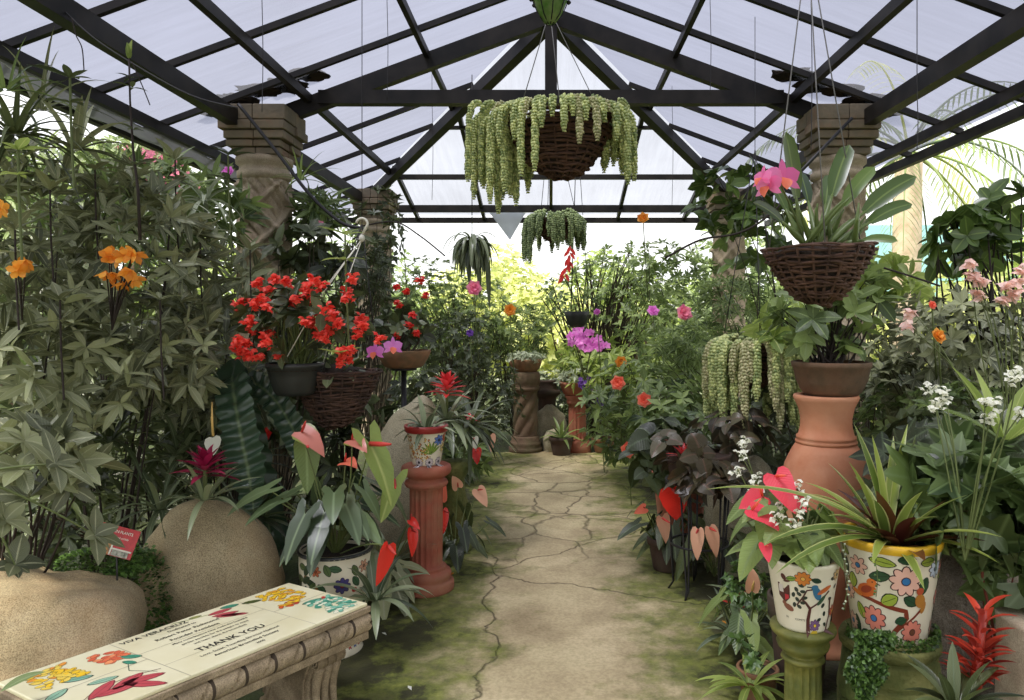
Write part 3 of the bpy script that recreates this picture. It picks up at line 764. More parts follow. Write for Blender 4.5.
def bench_leg(u0):
    """scrolled console leg: side profile in the v direction extruded along u"""
    prof = [(.07, .0), (.07, .05), (.095, .06), (.115, .12), (.112, .18), (.085, .23), (.062, .262), (.06, .285), (.075, .305),
            (BW - .075, .305), (BW - .06, .285), (BW - .062, .262), (BW - .085, .23), (BW - .112, .18), (BW - .115, .12), (BW - .095, .06), (BW - .07, .05), (BW - .07, .0)]
    mb = MB(); W_ = .12; b = len(mb.v); n_ = len(prof)
    for q in (0, 1):
        for v, z in prof: mb.v.append(bp(u0 + q * W_, v, z))
    mb.smooth = False
    mb.quad(tuple(range(n_))); mb.quad(tuple(range(2 * n_ - 1, n_ - 1, -1)))
    for i in range(n_): j = (i + 1) % n_; mb.quad((i, i + n_, j + n_, j))
    o = mb.build('leg', M['bench_stone'], bench); m_ = o.modifiers.new('b', 'BEVEL'); m_.width = .006; m_.segments = 2
    s = MB()
    for vv, sg in ((.075, 1), (BW - .075, -1)):
        s = MB()
        # volute rolls lying along u, and their spiral ends
        for q in range(3):
            uc = u0 + .02 + q * .04
            s.tube([bp(uc - .019, vv, .265), bp(uc - .016, vv, .265), bp(uc + .016, vv, .265), bp(uc + .019, vv, .265)], [.024, .03, .03, .024], 14)
            rows = [bp(uc, vv + sg * (.0 + .02 * math.sin(k / 8 * 2.6)), .24 - .17 * k / 8) for k in range(9)]
            s.tube(rows, [.022 - .001 * k for k in range(9)], 8)
        for uu in (u0 - .004, u0 + W_ + .004):
            sp = [bp(uu, vv + (.03 - .024 * k / 26) * math.cos(k * .5) * sg, .262 + (.03 - .024 * k / 26) * math.sin(k * .5)) for k in range(27)]
            s.tube(sp, .0045, 5)
            s.tube([bp(uu, BW / 2 + (v_ - BW / 2) * .8, z_) for v_, z_ in (prof[2:8] if sg > 0 else prof[10:16])], .005, 5)
        s.build('scroll', M['bench_stone'], o)
    return o
bench_leg(.08); bench_leg(BL - .22)
# tile joints, painted flowers and lettering
def tmap(u, v, h): return bp(ru(u), v, .4500 + h * .6)
P_ = Paint(tmap); gx = S(176, 168, 140)
for u in (.30, .98): P_.line([(u, 0), (u, BW)], .0028, gx)
P_.line([(0, BW / 2), (.30, BW / 2)], .0028, gx); P_.line([(.98, BW / 2), (1.36, BW / 2)], .0028, gx); P_.line([(.30, BW * .30), (.98, BW * .30)], .002, gx)
P_.line([(.30, BW * .62), (.98, BW * .62)], .002, gx)
Rb = random.Random(3)
def cluster(u0, v0, du, dv_, n, cols, out, sz=.016):
    for i in range(n):
        u = u0 + Rb.uniform(-1, 1) * du; v = v0 + Rb.uniform(-1, 1) * dv_; a = Rb.uniform(-.7, .7) + PI / 2 * 0
        P_.ell(u, v, sz * 1.12, sz * .66, a, out, .0010 + i * .00003); P_.ell(u, v, sz, sz * .55, a, Rb.choice(cols), .00115 + i * .00003)
Y1, Y2, O1 = S(240, 196, 48), S(226, 160, 40), S(214, 104, 50); G1, G2 = S(70, 150, 120), S(130, 190, 160); RD = S(190, 60, 50); PK = S(190, 80, 84)
cluster(.15, .34, .08, .09, 70, [Y1, Y2, Y1], S(120, 84, 30)); cluster(.20, .255, .05, .02, 10, [S(214, 90, 40), RD], S(120, 50, 30))
P_.leaf(.27, .40, .08, .03, .3, S(80, 90, 40)); cluster(.10, .11, .07, .09, 80, [G1, G2, S(236, 232, 200)], S(70, 140, 116), .014); cluster(.06, .20, .02, .01, 5, [RD], RD, .010)
P_.leaf(.12, .20, .1, .03, .1, G1); P_.leaf(.04, .16, .07, .03, .8, G1)
for a in (-.5, .1, .6, 1.1): P_.leaf(.42 + .03 * math.cos(a), .40 - .04 * math.sin(a * 1.7) - .02, .12, .028, .2 + a * .3, PK, S(130, 40, 50))
P_.leaf(.37, .43, .09, .03, .15, G1); P_.line([(.50, .42), (.60, .435), (.68, .45)], .004, S(150, 160, 90)); P_.leaf(.56, .44, .06, .018, .1, S(170, 170, 100))
cluster(1.05, .36, .05, .05, 26, [S(226, 120, 80), S(214, 100, 70), S(236, 150, 100)], S(150, 70, 44)); P_.leaf(1.00, .30, .07, .03, .8, G1); P_.leaf(1.03, .26, .05, .025, 1.2, G1)
P_.line([(1.03, .27), (1.07, .20), (1.02, .12)], .003, S(60, 90, 70))
for i, (a, du, dv2) in enumerate(((.3, 0, 0), (-.3, .04, .02), (.9, .02, -.04), (.1, .09, -.01), (-.5, .12, .03))): P_.leaf(1.08 + du, .11 + dv2, .13, .04, a, PK, S(130, 50, 60))
P_.line([(1.0, .13), (1.1, .16), (1.22, .15), (1.3, .1)], .003, S(110, 80, 60))
cluster(1.23, .36, .07, .07, 60, [Y1, S(236, 206, 90), S(226, 150, 60)], S(130, 110, 50)); P_.leaf(1.2, .28, .09, .035, .4, S(130, 176, 150)); P_.leaf(1.3, .22, .09, .035, -.4, S(150, 190, 160)); P_.leaf(1.16, .2, .09, .03, .2, S(150, 190, 160))
P_.m.build('painted_flowers', M['paint'], bench)
def text_mesh(s, size, mat, parent, org, xdir, ydir, name='lettering', align='CENTER', lift=.0014):
    cu = bpy.data.curves.new(name, 'FONT'); cu.body = s; cu.size = size; cu.align_x = align; cu.resolution_u = 2; cu.offset = size * .012
    to = bpy.data.objects.new(name, cu); C.objects.link(to)
    me = bpy.data.meshes.new_from_object(to.evaluated_get(bpy.context.evaluated_depsgraph_get())); bpy.data.objects.remove(to)
    z = xdir.cross(ydir); off = V((0, 0, 0)); q = parent
    while q is not None: off += q.location; q = q.parent
    for v in me.vertices: v.co = org + xdir * v.co.x + ydir * v.co.y + z * lift - off
    me.materials.clear(); me.materials.append(M[mat]); o = bpy.data.objects.new(name, me); C.objects.link(o); o.parent = parent; return o
for s_, sz, u, v in (('VIVA VERACRUZ', .042, .80, .415), ('Dedicated to', .026, .69, .385), ('Robert Peter Richmond', .032, .69, .345), ('Founder President', .032, .69, .305),
                     ('Many contributions have made this beautiful', .021, .64, .268), ('garden possible for the people to enjoy', .021, .64, .240), ('and learn about the bromeliads', .021, .64, .212),
                     ('THANK YOU', .058, .64, .142), ('Love, Susan, Founding Director National', .024, .64, .098), ('American Bromeliad Society', .028, .64, .064), ('2000', .022, .60, .034)):
    text_mesh(s_, sz * .78, 'ink', bench, bp(ru(u) - .01, v, .45), -dv, wv)

# ------------------------------------------------------------------ boulders
def boulder(label, c, r, seed, mat, amp=.2, fr=1.4, pw=.85, name='boulder', tilt=0, tz=0, n=48, m=30):
    mb = MB(); mb.blob((0, 0, 0), r, seed, amp, fr, n, m, pw=pw)
    q = Matrix.Rotation(tz, 3, 'Z') @ Matrix.Rotation(tilt, 3, 'Y'); c = V(c)
    mb.v = [V(((q @ v) + c)) for v in mb.v]
    for v in mb.v: v.z = max(v.z, -.01)
    root = bpy.data.objects.new('tmp', None); root.location = (c.x, c.y, 0)
    off = V((c.x, c.y, 0)); mb.v = [v - off for v in mb.v]; bpy.data.objects.remove(root)
    o = mb.build(name, M[mat]); o.location = off; tag(o, label, 'rock'); return o
boulder('large flat topped tan boulder left of the bench, at the edge of the picture', (-2.2, 3.02, .14), (.56, .40, .43), 3, 'rock_tan', .16, 1.5, .82)
boulder('upright rounded tan boulder behind the middle of the bench', (-1.64, 3.66, .24), (.33, .24, .47), 8, 'rock_tan', .10, 1.2, .93, tilt=-.22)
boulder('tall pale standing stone behind the fluted pedestal', (-1.0, 5.0, .5), (.24, .16, .56), 5, 'rock_pale', .12, 1.3, .88, tilt=.24)
boulder('small round pale stone at the far end by the spiral pedestal', (.06, 8.95, .1), (.16, .13, .18), 9, 'rock_pale')
boulder('second small pale stone at the far end, half hidden by leaves', (-.02, 9.25, .2), (.2, .15, .3), 11, 'rock_pale')
boulder('pale upright stone behind the wire plant stand', (1.22, 4.75, .25), (.26, .16, .45), 12, 'rock_pale', .15, 1.5, .85)
boulder('rough grey rock behind the large flowered pot at right', (1.66, 3.1, .25), (.36, .24, .5), 14, 'rock_grey', .22, 2.0, .75, n=90, m=60)
boulder('small tan rock beside the painted pot under the flamingo flowers', (-1.12, 3.85, .3), (.12, .1, .34), 17, 'rock_pale', .12)

# ------------------------------------------------------------------ fluted pedestal at left with mosaic pot
def flute(k, z0, z1, d):
    return lambda t, z, r, i: (-d * (abs(math.sin(k * t / 2)) ** .6) * (1 if z0 < z < z1 else 0))
def pedestal(label, c, prof, mat, fn=None, n=120, group=None, name='pedestal', parts=None):
    root = thing(name, label, 'pedestal', (c[0], c[1], c[2] if len(c) > 2 else 0), group)
    cc = V((c[0], c[1], c[2] if len(c) > 2 else 0))
    segs = parts or [('column_body', 0, len(prof))]
    for nm, a, b_ in segs:
        mb = MB(); mb.lathe(cc, prof[a:b_], n, fn); mb.build(nm, M[mat], root)
    return root
def fine(z0, z1, r0, r1, k=10, e=.012): return [(r0 + (r1 - r0) * i / k, z0 + (z1 - z0) * i / k) for i in range(k + 1)]
c = (-.735, 4.42)
base = [(.16, 0), (.163, .02), (.163, .05), (.155, .065), (.14, .068), (.145, .08), (.148, .10), (.14, .118), (.118, .122), (.113, .135), (.118, .142), (.105, .149)]
shaft = [(.098, .15)] + fine(.155, .60, .096, .098) + [(.1, .605)]
top = [(.1, .605), (.12, .615), (.128, .63), (.122, .645), (.102, .65), (.10, .668), (.125, .675), (.142, .69), (.148, .71), (.142, .732), (.128, .74), (.03, .742)]
pr = base + shaft + top
ped = pedestal('slender fluted terracotta pedestal left of the path, carrying the mosaic pot', c, pr, 'terra_red', flute(18, .152, .603, .011), 144,
               parts=[('base', 0, len(base)), ('fluted_shaft', len(base) - 1, len(base) + len(shaft)), ('top_ring', len(base) + len(shaft) - 1, len(pr))])
mp = thing('mosaic_pot', 'small mosaic flower pot with red rim on the fluted pedestal', 'pot', (c[0], c[1], .742))
pc = (c[0], c[1], .742)
pr = [(.005, .0), (.08, .0), (.083, .01)] + fine(.012, .185, .084, .112, 8) + [(.118, .19), (.122, .195), (.128, .222), (.126, .228)]
pot(mp, pc, pr, 'glaze_white', soil=.02)
mb = MB(); mb.lathe(pc, [(.1195, .19), (.1235, .194), (.1295, .222), (.127, .230), (.112, .230)], 48, cap=False); mb.build('rim', M['glaze_red'], mp)
P_ = Paint(wrap(pc, pr, .1)); Rb = random.Random(5)
for i in range(95):
    u = Rb.uniform(-.15, .02); v = Rb.uniform(.03, .18)
    if v < .05 + max(0, -u - .1): pass
    P_.ell(u, v, .0085, .0055, Rb.uniform(0, 3), S(60, 40, 24), .0008); P_.ell(u, v, .007, .004, Rb.uniform(0, 3), Rb.choice([S(210, 160, 70), S(226, 190, 120), S(190, 120, 60), S(236, 214, 160)]), .0014)
for a in range(7): t = 2.9 - a * .38; P_.leaf(.03 + .032 * math.cos(t), .07 + .038 * math.sin(t), .07, .013, t, S(130, 160, 60))
P_.flower(.075, .15, .032, 7, S(90, 120, 180), S(40, 60, 70)); P_.flower(.13, .16, .03, 7, S(210, 90, 60), S(230, 180, 60)); P_.flower(.12, .1, .03, 7, S(210, 190, 120), S(40, 60, 70))
for u in (-.05, .02, .09): P_.flower(u, .022, .028, 9, S(200, 190, 190), S(40, 36, 50), out=S(30, 26, 34))
P_.m.build('mosaic', M['paint'], mp)

# painted jar holding the flamingo flowers behind the bench
jc = (-1.04, 3.62, 0); jar = thing('painted_jar', 'large painted jar with a purple flower motif behind the end of the bench', 'pot', jc)
pr = [(.005, 0), (.125, 0), (.13, .012), (.115, .04), (.10, .07)] + [(.10 + .07 * math.sin(i / 10 * PI * .55), .07 + .40 * i / 10) for i in range(11)] + [(.172, .475), (.178, .485), (.17, .495)]
pot(jar, jc, pr, 'glaze_white', soil=.03)
mb = MB(); torus(mb, V(jc) + UP * .487, .17, .009); mb.build('rim', M['black_plastic'], jar)
P_ = Paint(wrap(jc, pr, .165)); Rb = random.Random(9)
P_.flower(.03, .36, .038, 8, S(70, 64, 120), S(150, 40, 50)); P_.flower(-.09, .43, .026, 6, S(190, 110, 70), S(140, 70, 40)); P_.flower(.14, .43, .03, 6, S(196, 150, 120), S(120, 80, 60))
P_.line([(-.16, .40), (-.1, .36), (-.05, .30), (0, .2)], .02, S(120, 84, 44)); P_.ell(.09, .33, .014, .012, 0, S(180, 50, 50))
for i in range(34):
    u = Rb.uniform(-.24, .24); v = Rb.uniform(.1, .47)
    if math.hypot(u - .03, v - .36) < .055 or math.hypot(u + .09, v - .43) < .04: continue
    P_.leaf(u, v, .055, .03, Rb.uniform(-1.5, 1.5), Rb.choice([S(50, 66, 44), S(60, 90, 60), S(86, 104, 60)]))
for i in range(16): P_.flower(-.35 + i * .045, .05, .018, 6, Rb.choice([S(190, 70, 60), S(80, 110, 160), S(210, 170, 60)]), S(60, 60, 60))
P_.m.build('painted_pattern', M['paint'], jar)

# ------------------------------------------------------------------ right: small painted pot on the green fluted pedestal
c = (.88, 2.62)
cap = [(.062, .43), (.075, .445), (.085, .455), (.09, .47), (.083, .48), (.092, .495), (.108, .51), (.112, .52), (.11, .53), (.02, .532)]
sh = fine(.07, .40, .066, .062)
bs = [(.10, 0), (.10, .03), (.09, .04), (.085, .05), (.075, .06), (.068, .07)]
mid = [(.063, .405), (.075, .415), (.07, .425), (.062, .43)]
pr = bs + sh + mid + cap
pedestal('short moss green glazed fluted pedestal at lower right', c, pr, 'moss_glaze', flute(16, .06, .402, .009), 128,
         parts=[('base', 0, len(bs)), ('fluted_shaft', len(bs) - 1, len(bs) + len(sh) + 1), ('capital', len(bs) + len(sh), len(pr))])
pc = (c[0], c[1], .532); sp_ = thing('painted_pot', 'small white pot painted with shield, tree and bird on the green pedestal', 'pot', pc)
pr = [(.005, 0), (.082, 0), (.086, .006)] + fine(.01, .215, .087, .120, 8) + [(.122, .225), (.123, .235), (.12, .238)]
pot(sp_, pc, pr, 'glaze_white', soil=.03)
P_ = Paint(wrap(pc, pr, .105)); BR = S(84, 44, 40)
P_.flower(.0, .195, .025, 9, S(200, 120, 50), S(220, 170, 80)); P_.leaf(-.035, .19, .03, .016, .2, S(120, 150, 60)); P_.leaf(.04, .19, .03, .016, -.3, S(44, 66, 50))
P_.poly([(-.085, .165), (-.042, .165), (-.042, .12), (-.062, .098), (-.085, .12)], BR, .0010); P_.poly([(-.081, .161), (-.064, .161), (-.064, .134), (-.081, .134)], S(210, 200, 190), .0018)
P_.poly([(-.060, .13), (-.046, .13), (-.046, .118), (-.060, .108)], S(190, 50, 60), .0018); P_.ell(-.06, .19, .008, .012, .4, BR); P_.ell(-.05, .178, .012, .004, .2, BR)
P_.ell(-.05, .085, .02, .011, -.4, S(130, 80, 60)); P_.ell(-.066, .098, .008, .007, 0, S(130, 80, 60))
P_.line([(.02, .0), (.018, .05), (.024, .09), (.01, .11), (-.005, .125)], lambda t: .016 - .009 * t, BR); P_.line([(.022, .09), (.05, .11), (.09, .15)], .006, BR)
P_.line([(-.02, .10), (.0, .13), (.012, .155), (.035, .16)], .005, BR)
for u, v in ((-.02, .155), (-.012, .14), (.0, .15), (.006, .128), (-.018, .12), (-.028, .10), (-.012, .095), (-.005, .17), (.0, .11), (-.03, .135), (.06, .05), (.08, .07), (.07, .1), (.10, .12), (.1, .19), (.12, .16), (.09, .03), (.05, .02)):
    P_.ell(u, v, .009, .006, u * 60, S(44, 52, 44)); 
P_.ell(.045, .145, .013, .026, .35, S(60, 110, 140)); P_.ell(.07, .155, .028, .008, .5, S(190, 100, 50), .0018); P_.ell(.062, .12, .022, .007, .9, S(60, 84, 60), .0019); P_.ell(.036, .166, .011, .010, 0, S(60, 110, 140), .002); P_.line([(.03, .166), (.012, .168)], .004, S(60, 60, 60))
P_.flower(.045, .03, .022, 8, S(120, 90, 130), S(220, 190, 60)); P_.poly([(.03, .0), (.06, .0), (.055, .012), (.035, .012)], S(222, 190, 60), .003)
P_.flower(.13, .07, .022, 7, S(180, 90, 60), S(220, 180, 70)); P_.flower(.12, .2, .02, 7, S(200, 170, 120), S(80, 90, 60)); P_.line([(.10, .0), (.11, .06), (.1, .12)], .008, BR)
P_.m.build('painted_pattern', M['paint'], sp_)
def wraptext(s, size, mat, parent, mapf, u, v):
    cu = bpy.data.curves.new('lettering', 'FONT'); cu.body = s; cu.size = size; cu.align_x = 'CENTER'; cu.resolution_u = 2
    to = bpy.data.objects.new('lettering', cu); C.objects.link(to)
    me = bpy.data.meshes.new_from_object(to.evaluated_get(bpy.context.evaluated_depsgraph_get())); bpy.data.objects.remove(to)
    off = parent.location
    for q in me.vertices: q.co = mapf(u + q.co.x, v + q.co.y, .0015) - off
    me.materials.clear(); me.materials.append(M[mat]); o = bpy.data.objects.new('lettering', me); C.objects.link(o); o.parent = parent
wraptext('COMITE', .010, 'ink', sp_, P_.f, -.01, .045); wraptext('DE', .009, 'ink', sp_, P_.f, -.058, .047)

# mossy barrel with the large painted pot
bc = (1.20, 2.66)
def ring(t, z, r, i): return -.016 * (1 if (z % .085) < .014 else 0) - .006 * noise.noise(V((t * 3, z * 12, 4)))
prb = [(.15, 0), (.16, .01)] + [(.155 + .02 * math.sin(i / 90 * PI), .01 + .42 * i / 90) for i in range(91)] + [(.16, .44), (.168, .45), (.17, .47), (.165, .48), (.03, .484)]
pedestal('wide mossy green ringed stone drum at lower right under the flowered pot', bc, prb, 'mossy', ring, 72, name='stone_drum', parts=[('drum_body', 0, len(prb))])
pc = (bc[0], bc[1], .484); bpn = thing('flowered_pot', 'large white pot with yellow rim painted with flowers and a bird', 'pot', pc)
pr = [(.005, 0), (.118, 0), (.122, .006)] + fine(.01, .325, .123, .168, 10) + [(.171, .333), (.172, .345), (.168, .35)]
pot(bpn, pc, pr, 'glaze_white', soil=.03, n=64)
mb = MB(); mb.lathe(pc, [(.1686, .322), (.1725, .335), (.1735, .345), (.170, .352), (.156, .352), (.155, .34)], 64, cap=False); mb.build('rim', M['glaze_yellow'], bpn)
P_ = Paint(wrap(pc, pr, .15)); pnk = S(222, 176, 156); pk2 = S(214, 130, 110); blu = S(50, 110, 160); gl = S(150, 168, 62); gd = S(40, 74, 48); brn = S(122, 52, 34)
P_.line([(-.155, .21), (-.12, .165), (-.06, .155), (.0, .14), (.055, .13), (.06, .105), (.02, .055), (-.01, .0)], lambda t: .009 + .012 * t, brn)
P_.line([(.03, .06), (.09, .11), (.13, .15)], .008, brn)
P_.flower(.05, .235, .052, 9, pnk, blu, rot=.2); P_.flower(-.10, .265, .034, 7, pnk, blu); P_.flower(-.055, .09, .044, 9, pk2, blu, rot=.3); P_.flower(.085, .055, .042, 10, pk2, S(110, 70, 50)); P_.flower(.16, .27, .032, 8, S(170, 180, 190), S(80, 100, 110))
P_.leaf(-.13, .205, .052, .036, 1.5, gl); P_.leaf(.0, .165, .056, .042, .5, gl); P_.leaf(-.105, .105, .055, .03, -1.2, gl); P_.leaf(-.02, .295, .075, .03, -.15, gl); P_.leaf(.0, .018, .04, .022, 1.2, gl); P_.leaf(-.155, .305, .045, .022, -.6, gl); P_.leaf(.12, .3, .05, .03, .1, gl)
P_.leaf(-.03, .243, .062, .034, .2, gd); P_.leaf(.07, .165, .05, .034, -.5, gd); P_.leaf(-.13, .05, .06, .026, 1.7, gd); P_.leaf(.04, .095, .04, .028, .3, gd); P_.leaf(.05, .31, .05, .03, .1, gd); P_.leaf(.115, .215, .06, .036, 1.3, gd); P_.leaf(-.155, .245, .06, .02, 1.5, gd); P_.leaf(-.09, .025, .05, .03, 0, gd)
P_.ell(-.075, .185, .036, .024, .35, S(196, 96, 40), .0026); P_.ell(-.055, .215, .017, .015, 0, S(206, 110, 44), .0030); P_.ell(-.112, .168, .022, .009, -.3, S(206, 120, 50), .0028); P_.ell(-.075, .188, .022, .012, .5, S(150, 60, 34), .0034); P_.line([(-.04, .217), (-.028, .212)], .004, S(60, 50, 40), .003); P_.ell(-.052, .219, .0025, .0025, 0, S(20, 20, 20), .0036)
P_.ell(.105, .165, .02, .026, .3, S(176, 120, 50), .0026); P_.ell(.10, .20, .014, .013, 0, S(176, 80, 50), .003); P_.ell(.12, .14, .01, .022, -.3, S(176, 120, 50), .0026)
for i in range(22): P_.flower(.22 + (i % 8) * .08, .05 + (i // 8) * .11, .034, 8, Rb.choice([pnk, pk2]), blu)
for i in range(26): P_.leaf(.2 + Rb.uniform(0, .55), Rb.uniform(.02, .31), .05, .028, Rb.uniform(0, 3), Rb.choice([gl, gd]))
P_.m.build('painted_pattern', M['paint'], bpn)

# ------------------------------------------------------------------ tall urn with clay bowl
uc = (1.32, 3.6, 0)
pr = [(.12, 0), (.14, .02), (.13, .05), (.125, .1), (.15, .25), (.18, .42), (.205, .6), (.212, .72), (.208, .82), (.19, .90), (.16, .965), (.138, 1.0)]
nk = [(.138, 1.0), (.142, 1.006), (.142, 1.014), (.132, 1.02), (.138, 1.026), (.137, 1.036), (.128, 1.042), (.119, 1.08), (.118, 1.12), (.128, 1.17), (.145, 1.205), (.152, 1.222), (.148, 1.232), (.11, 1.232), (.10, 1.1)]
urn = thing('urn', 'tall terracotta urn with small ear handles behind the painted pots', 'urn', uc)
mb = MB(); mb.lathe(uc, pr, 64); mb.build('urn_body', M['terra'], urn); mb = MB(); mb.lathe(uc, nk, 64); mb.build('neck', M['terra'], urn)
for s in (-1, 1):
    mb = MB(); t0 = math.atan2(-3.6, -1.28) + s * 1.0
    mb.tube([V(uc) + V(((.205 + .03 * math.sin(k / 8 * PI)) * math.cos(t0 + .12 * s * math.cos(k / 8 * PI)), (.205 + .03 * math.sin(k / 8 * PI)) * math.sin(t0 + .12 * s * math.cos(k / 8 * PI)), .80 + .045 * math.sin(k / 8 * PI))) for k in range(9)], .012, 8)
    mb.build('ear_handle', M['terra'], urn)
bc2 = (1.345, 3.6, 1.232); bowl = thing('clay_bowl', 'brown clay bowl standing on the mouth of the tall urn', 'bowl', bc2)
pot(bowl, bc2, [(.005, 0), (.12, 0), (.14, .02), (.163, .07), (.176, .13), (.182, .135), (.184, .158), (.178, .16)], 'clay_brown', soil=.02, name='bowl_body')

# ------------------------------------------------------------------ left bowl on iron post, far pedestals
lc = (-1.04, 5.3, 1.25); b2 = thing('clay_bowl', 'shallow orange clay bowl on a post at left, under red blossoms', 'bowl', lc)
pot(b2, lc, [(.005, 0), (.115, 0), (.138, .014), (.172, .07), (.19, .115), (.187, .124)], 'terra_old', soil=.02, name='bowl_body')
ps = thing('post', 'dark iron post carrying the shallow orange bowl', 'post', (lc[0], lc[1], 0)); mb = MB()
mb.tube([(lc[0], lc[1], 0), (lc[0], lc[1], 1.232)], .02, 8); mb.build('pole', M['iron'], ps); mb = MB(); mb.lathe((lc[0], lc[1], 1.232), [(.001, 0), (.09, 0), (.09, .018), (.001, .018)], 24); mb.build('plate', M['iron'], ps)

c = (-.305, 8.97)
def twist(t, z, r, i): return (.022 * abs(math.sin(3 * t - z * 14)) - .012) if .2 < z < .73 else 0
pr = [(.2, 0), (.2, .06), (.18, .07), (.19, .1), (.18, .13), (.165, .14), (.17, .18), (.15, .2)] + fine(.21, .72, .14, .14, 40) + [(.15, .73), (.17, .745), (.17, .78), (.155, .79), (.175, .82), (.175, .93), (.16, .96), (.02, .96)]
pedestal('dark stone pedestal with spiral twisted shaft at the end of the path', c, pr, 'spiral_stone', twist, 96, parts=[('base', 0, 8), ('twisted_shaft', 7, 50), ('capital', 49, len(pr))])
b3 = thing('clay_bowl', 'round clay bowl of grey succulents on the spiral pedestal', 'bowl', (c[0], c[1], .96))
pot(b3, (c[0], c[1], .96), [(.005, 0), (.13, 0), (.16, .03), (.19, .09), (.2, .14), (.195, .15)], 'terra_old', soil=.02, name='bowl_body')
c = (-.05, 9.35); pr = [(.16, 0), (.16, .1), (.13, .12)] + fine(.13, .6, .11, .11, 4) + [(.13, .62), (.17, .66), (.17, .7), (.12, .72), (.12, .8), (.13, .82), (.02, .82)]
pedestal('plain dark pedestal half hidden right behind the spiral pedestal', c, pr, 'terra_dark', None, 40)
c = (.315, 8.97); bs = [(.17, 0), (.17, .1), (.15, .12), (.14, .15)]; sh = fine(.16, .56, .105, .105); cp = [(.12, .57), (.13, .6), (.125, .63), (.15, .66), (.15, .69), (.02, .69)]
pr = bs + sh + cp
pedestal('red terracotta fluted pedestal at the far end right of centre', c, pr, 'terra_red', flute(14, .15, .561, .018), 112, parts=[('base', 0, 4), ('fluted_shaft', 3, 4 + len(sh) + 1), ('capital', 4 + len(sh), len(pr))])
b4 = thing('terracotta_bowl', 'terracotta bowl of purple and silver plants on the far fluted pedestal', 'bowl', (c[0], c[1], .69))
pot(b4, (c[0], c[1], .69), [(.005, 0), (.16, 0), (.18, .04), (.21, .12), (.22, .14), (.21, .15)], 'terra_red', soil=.02, name='bowl_body')
# grey baluster behind the mosaic pot
pedestal('mossy old baluster right behind the mosaic pot pedestal', (-.66, 5.15), [(.12, 0), (.12, .05), (.08, .07), (.07, .12), (.1, .2), (.1, .3), (.07, .42), (.065, .5), (.09, .54), (.1, .58), (.1, .62), (.02, .62)], 'mossy', None, 32, name='baluster')
# small clay pots
def claypot(label, c, r, h, mat='terra_old'):
    t_ = thing('clay_pot', label, 'pot', c)
    pot(t_, c, [(.005, 0), (r * .7, 0)] + fine(.005, h * .78, r * .72, r * .93, 4) + [(r, h * .8), (r * 1.03, h), (r, h + .004)], mat, soil=.02); return t_
claypot('small terracotta pot of fern left of the green fluted pedestal', (.86, 3.12, .015), .085, .13)
claypot('dark terracotta pot between the path and the wire plant stand', (.74, 4.75, .015), .13, .2, 'terra_dark')
claypot('clay pot under the gorged bromeliad at far left of the path end', (.12, 8.72, .015), .14, .2, 'terra_dark')
claypot('low terracotta pot right of the far fluted pedestal', (.62, 8.9, .015), .14, .16)
claypot('tall reddish pot under the dark leaved begonia', (.93, 5.4, .015), .2, .5, 'terra_red')
claypot('dark brown clay pot behind the small painted pot', (1.06, 3.2, .015), .13, .4, 'terra_dark')

# ------------------------------------------------------------------ wire plant stand
wc = (.86, 4.35); ws = thing('plant_stand', 'thin rusty iron plant stand with splayed legs right of the path', 'plant stand', (wc[0], wc[1], 0))
mb = MB(); torus(mb, (wc[0], wc[1], .66), .19, .008, 40, 6); mb.build('top_ring', M['iron'], ws)
mb = MB(); torus(mb, (wc[0], wc[1], .30), .165, .007, 40, 6); mb.build('lower_ring', M['iron'], ws)
for k in range(5):
    for q in (-.13, .13):
        t = 2 * PI * k / 5 + .3; mb = MB()
        mb.tube([(wc[0] + .19 * math.cos(t + q), wc[1] + .19 * math.sin(t + q), .66), (wc[0] + .165 * math.cos(t + q * .7), wc[1] + .165 * math.sin(t + q * .7), .3), (wc[0] + .15 * math.cos(t + q * .3), wc[1] + .15 * math.sin(t + q * .3), .06), (wc[0] + .18 * math.cos(t), wc[1] + .18 * math.sin(t), .012)], .006, 6); mb.build('leg', M['iron'], ws)
wp = thing('planter', 'dark planter hidden among begonia leaves on the iron stand', 'planter', (wc[0], wc[1], .66)); pot(wp, (wc[0], wc[1], .61), [(.005, 0), (.14, 0), (.175, .1), (.19, .2), (.185, .21)], 'terra_dark')

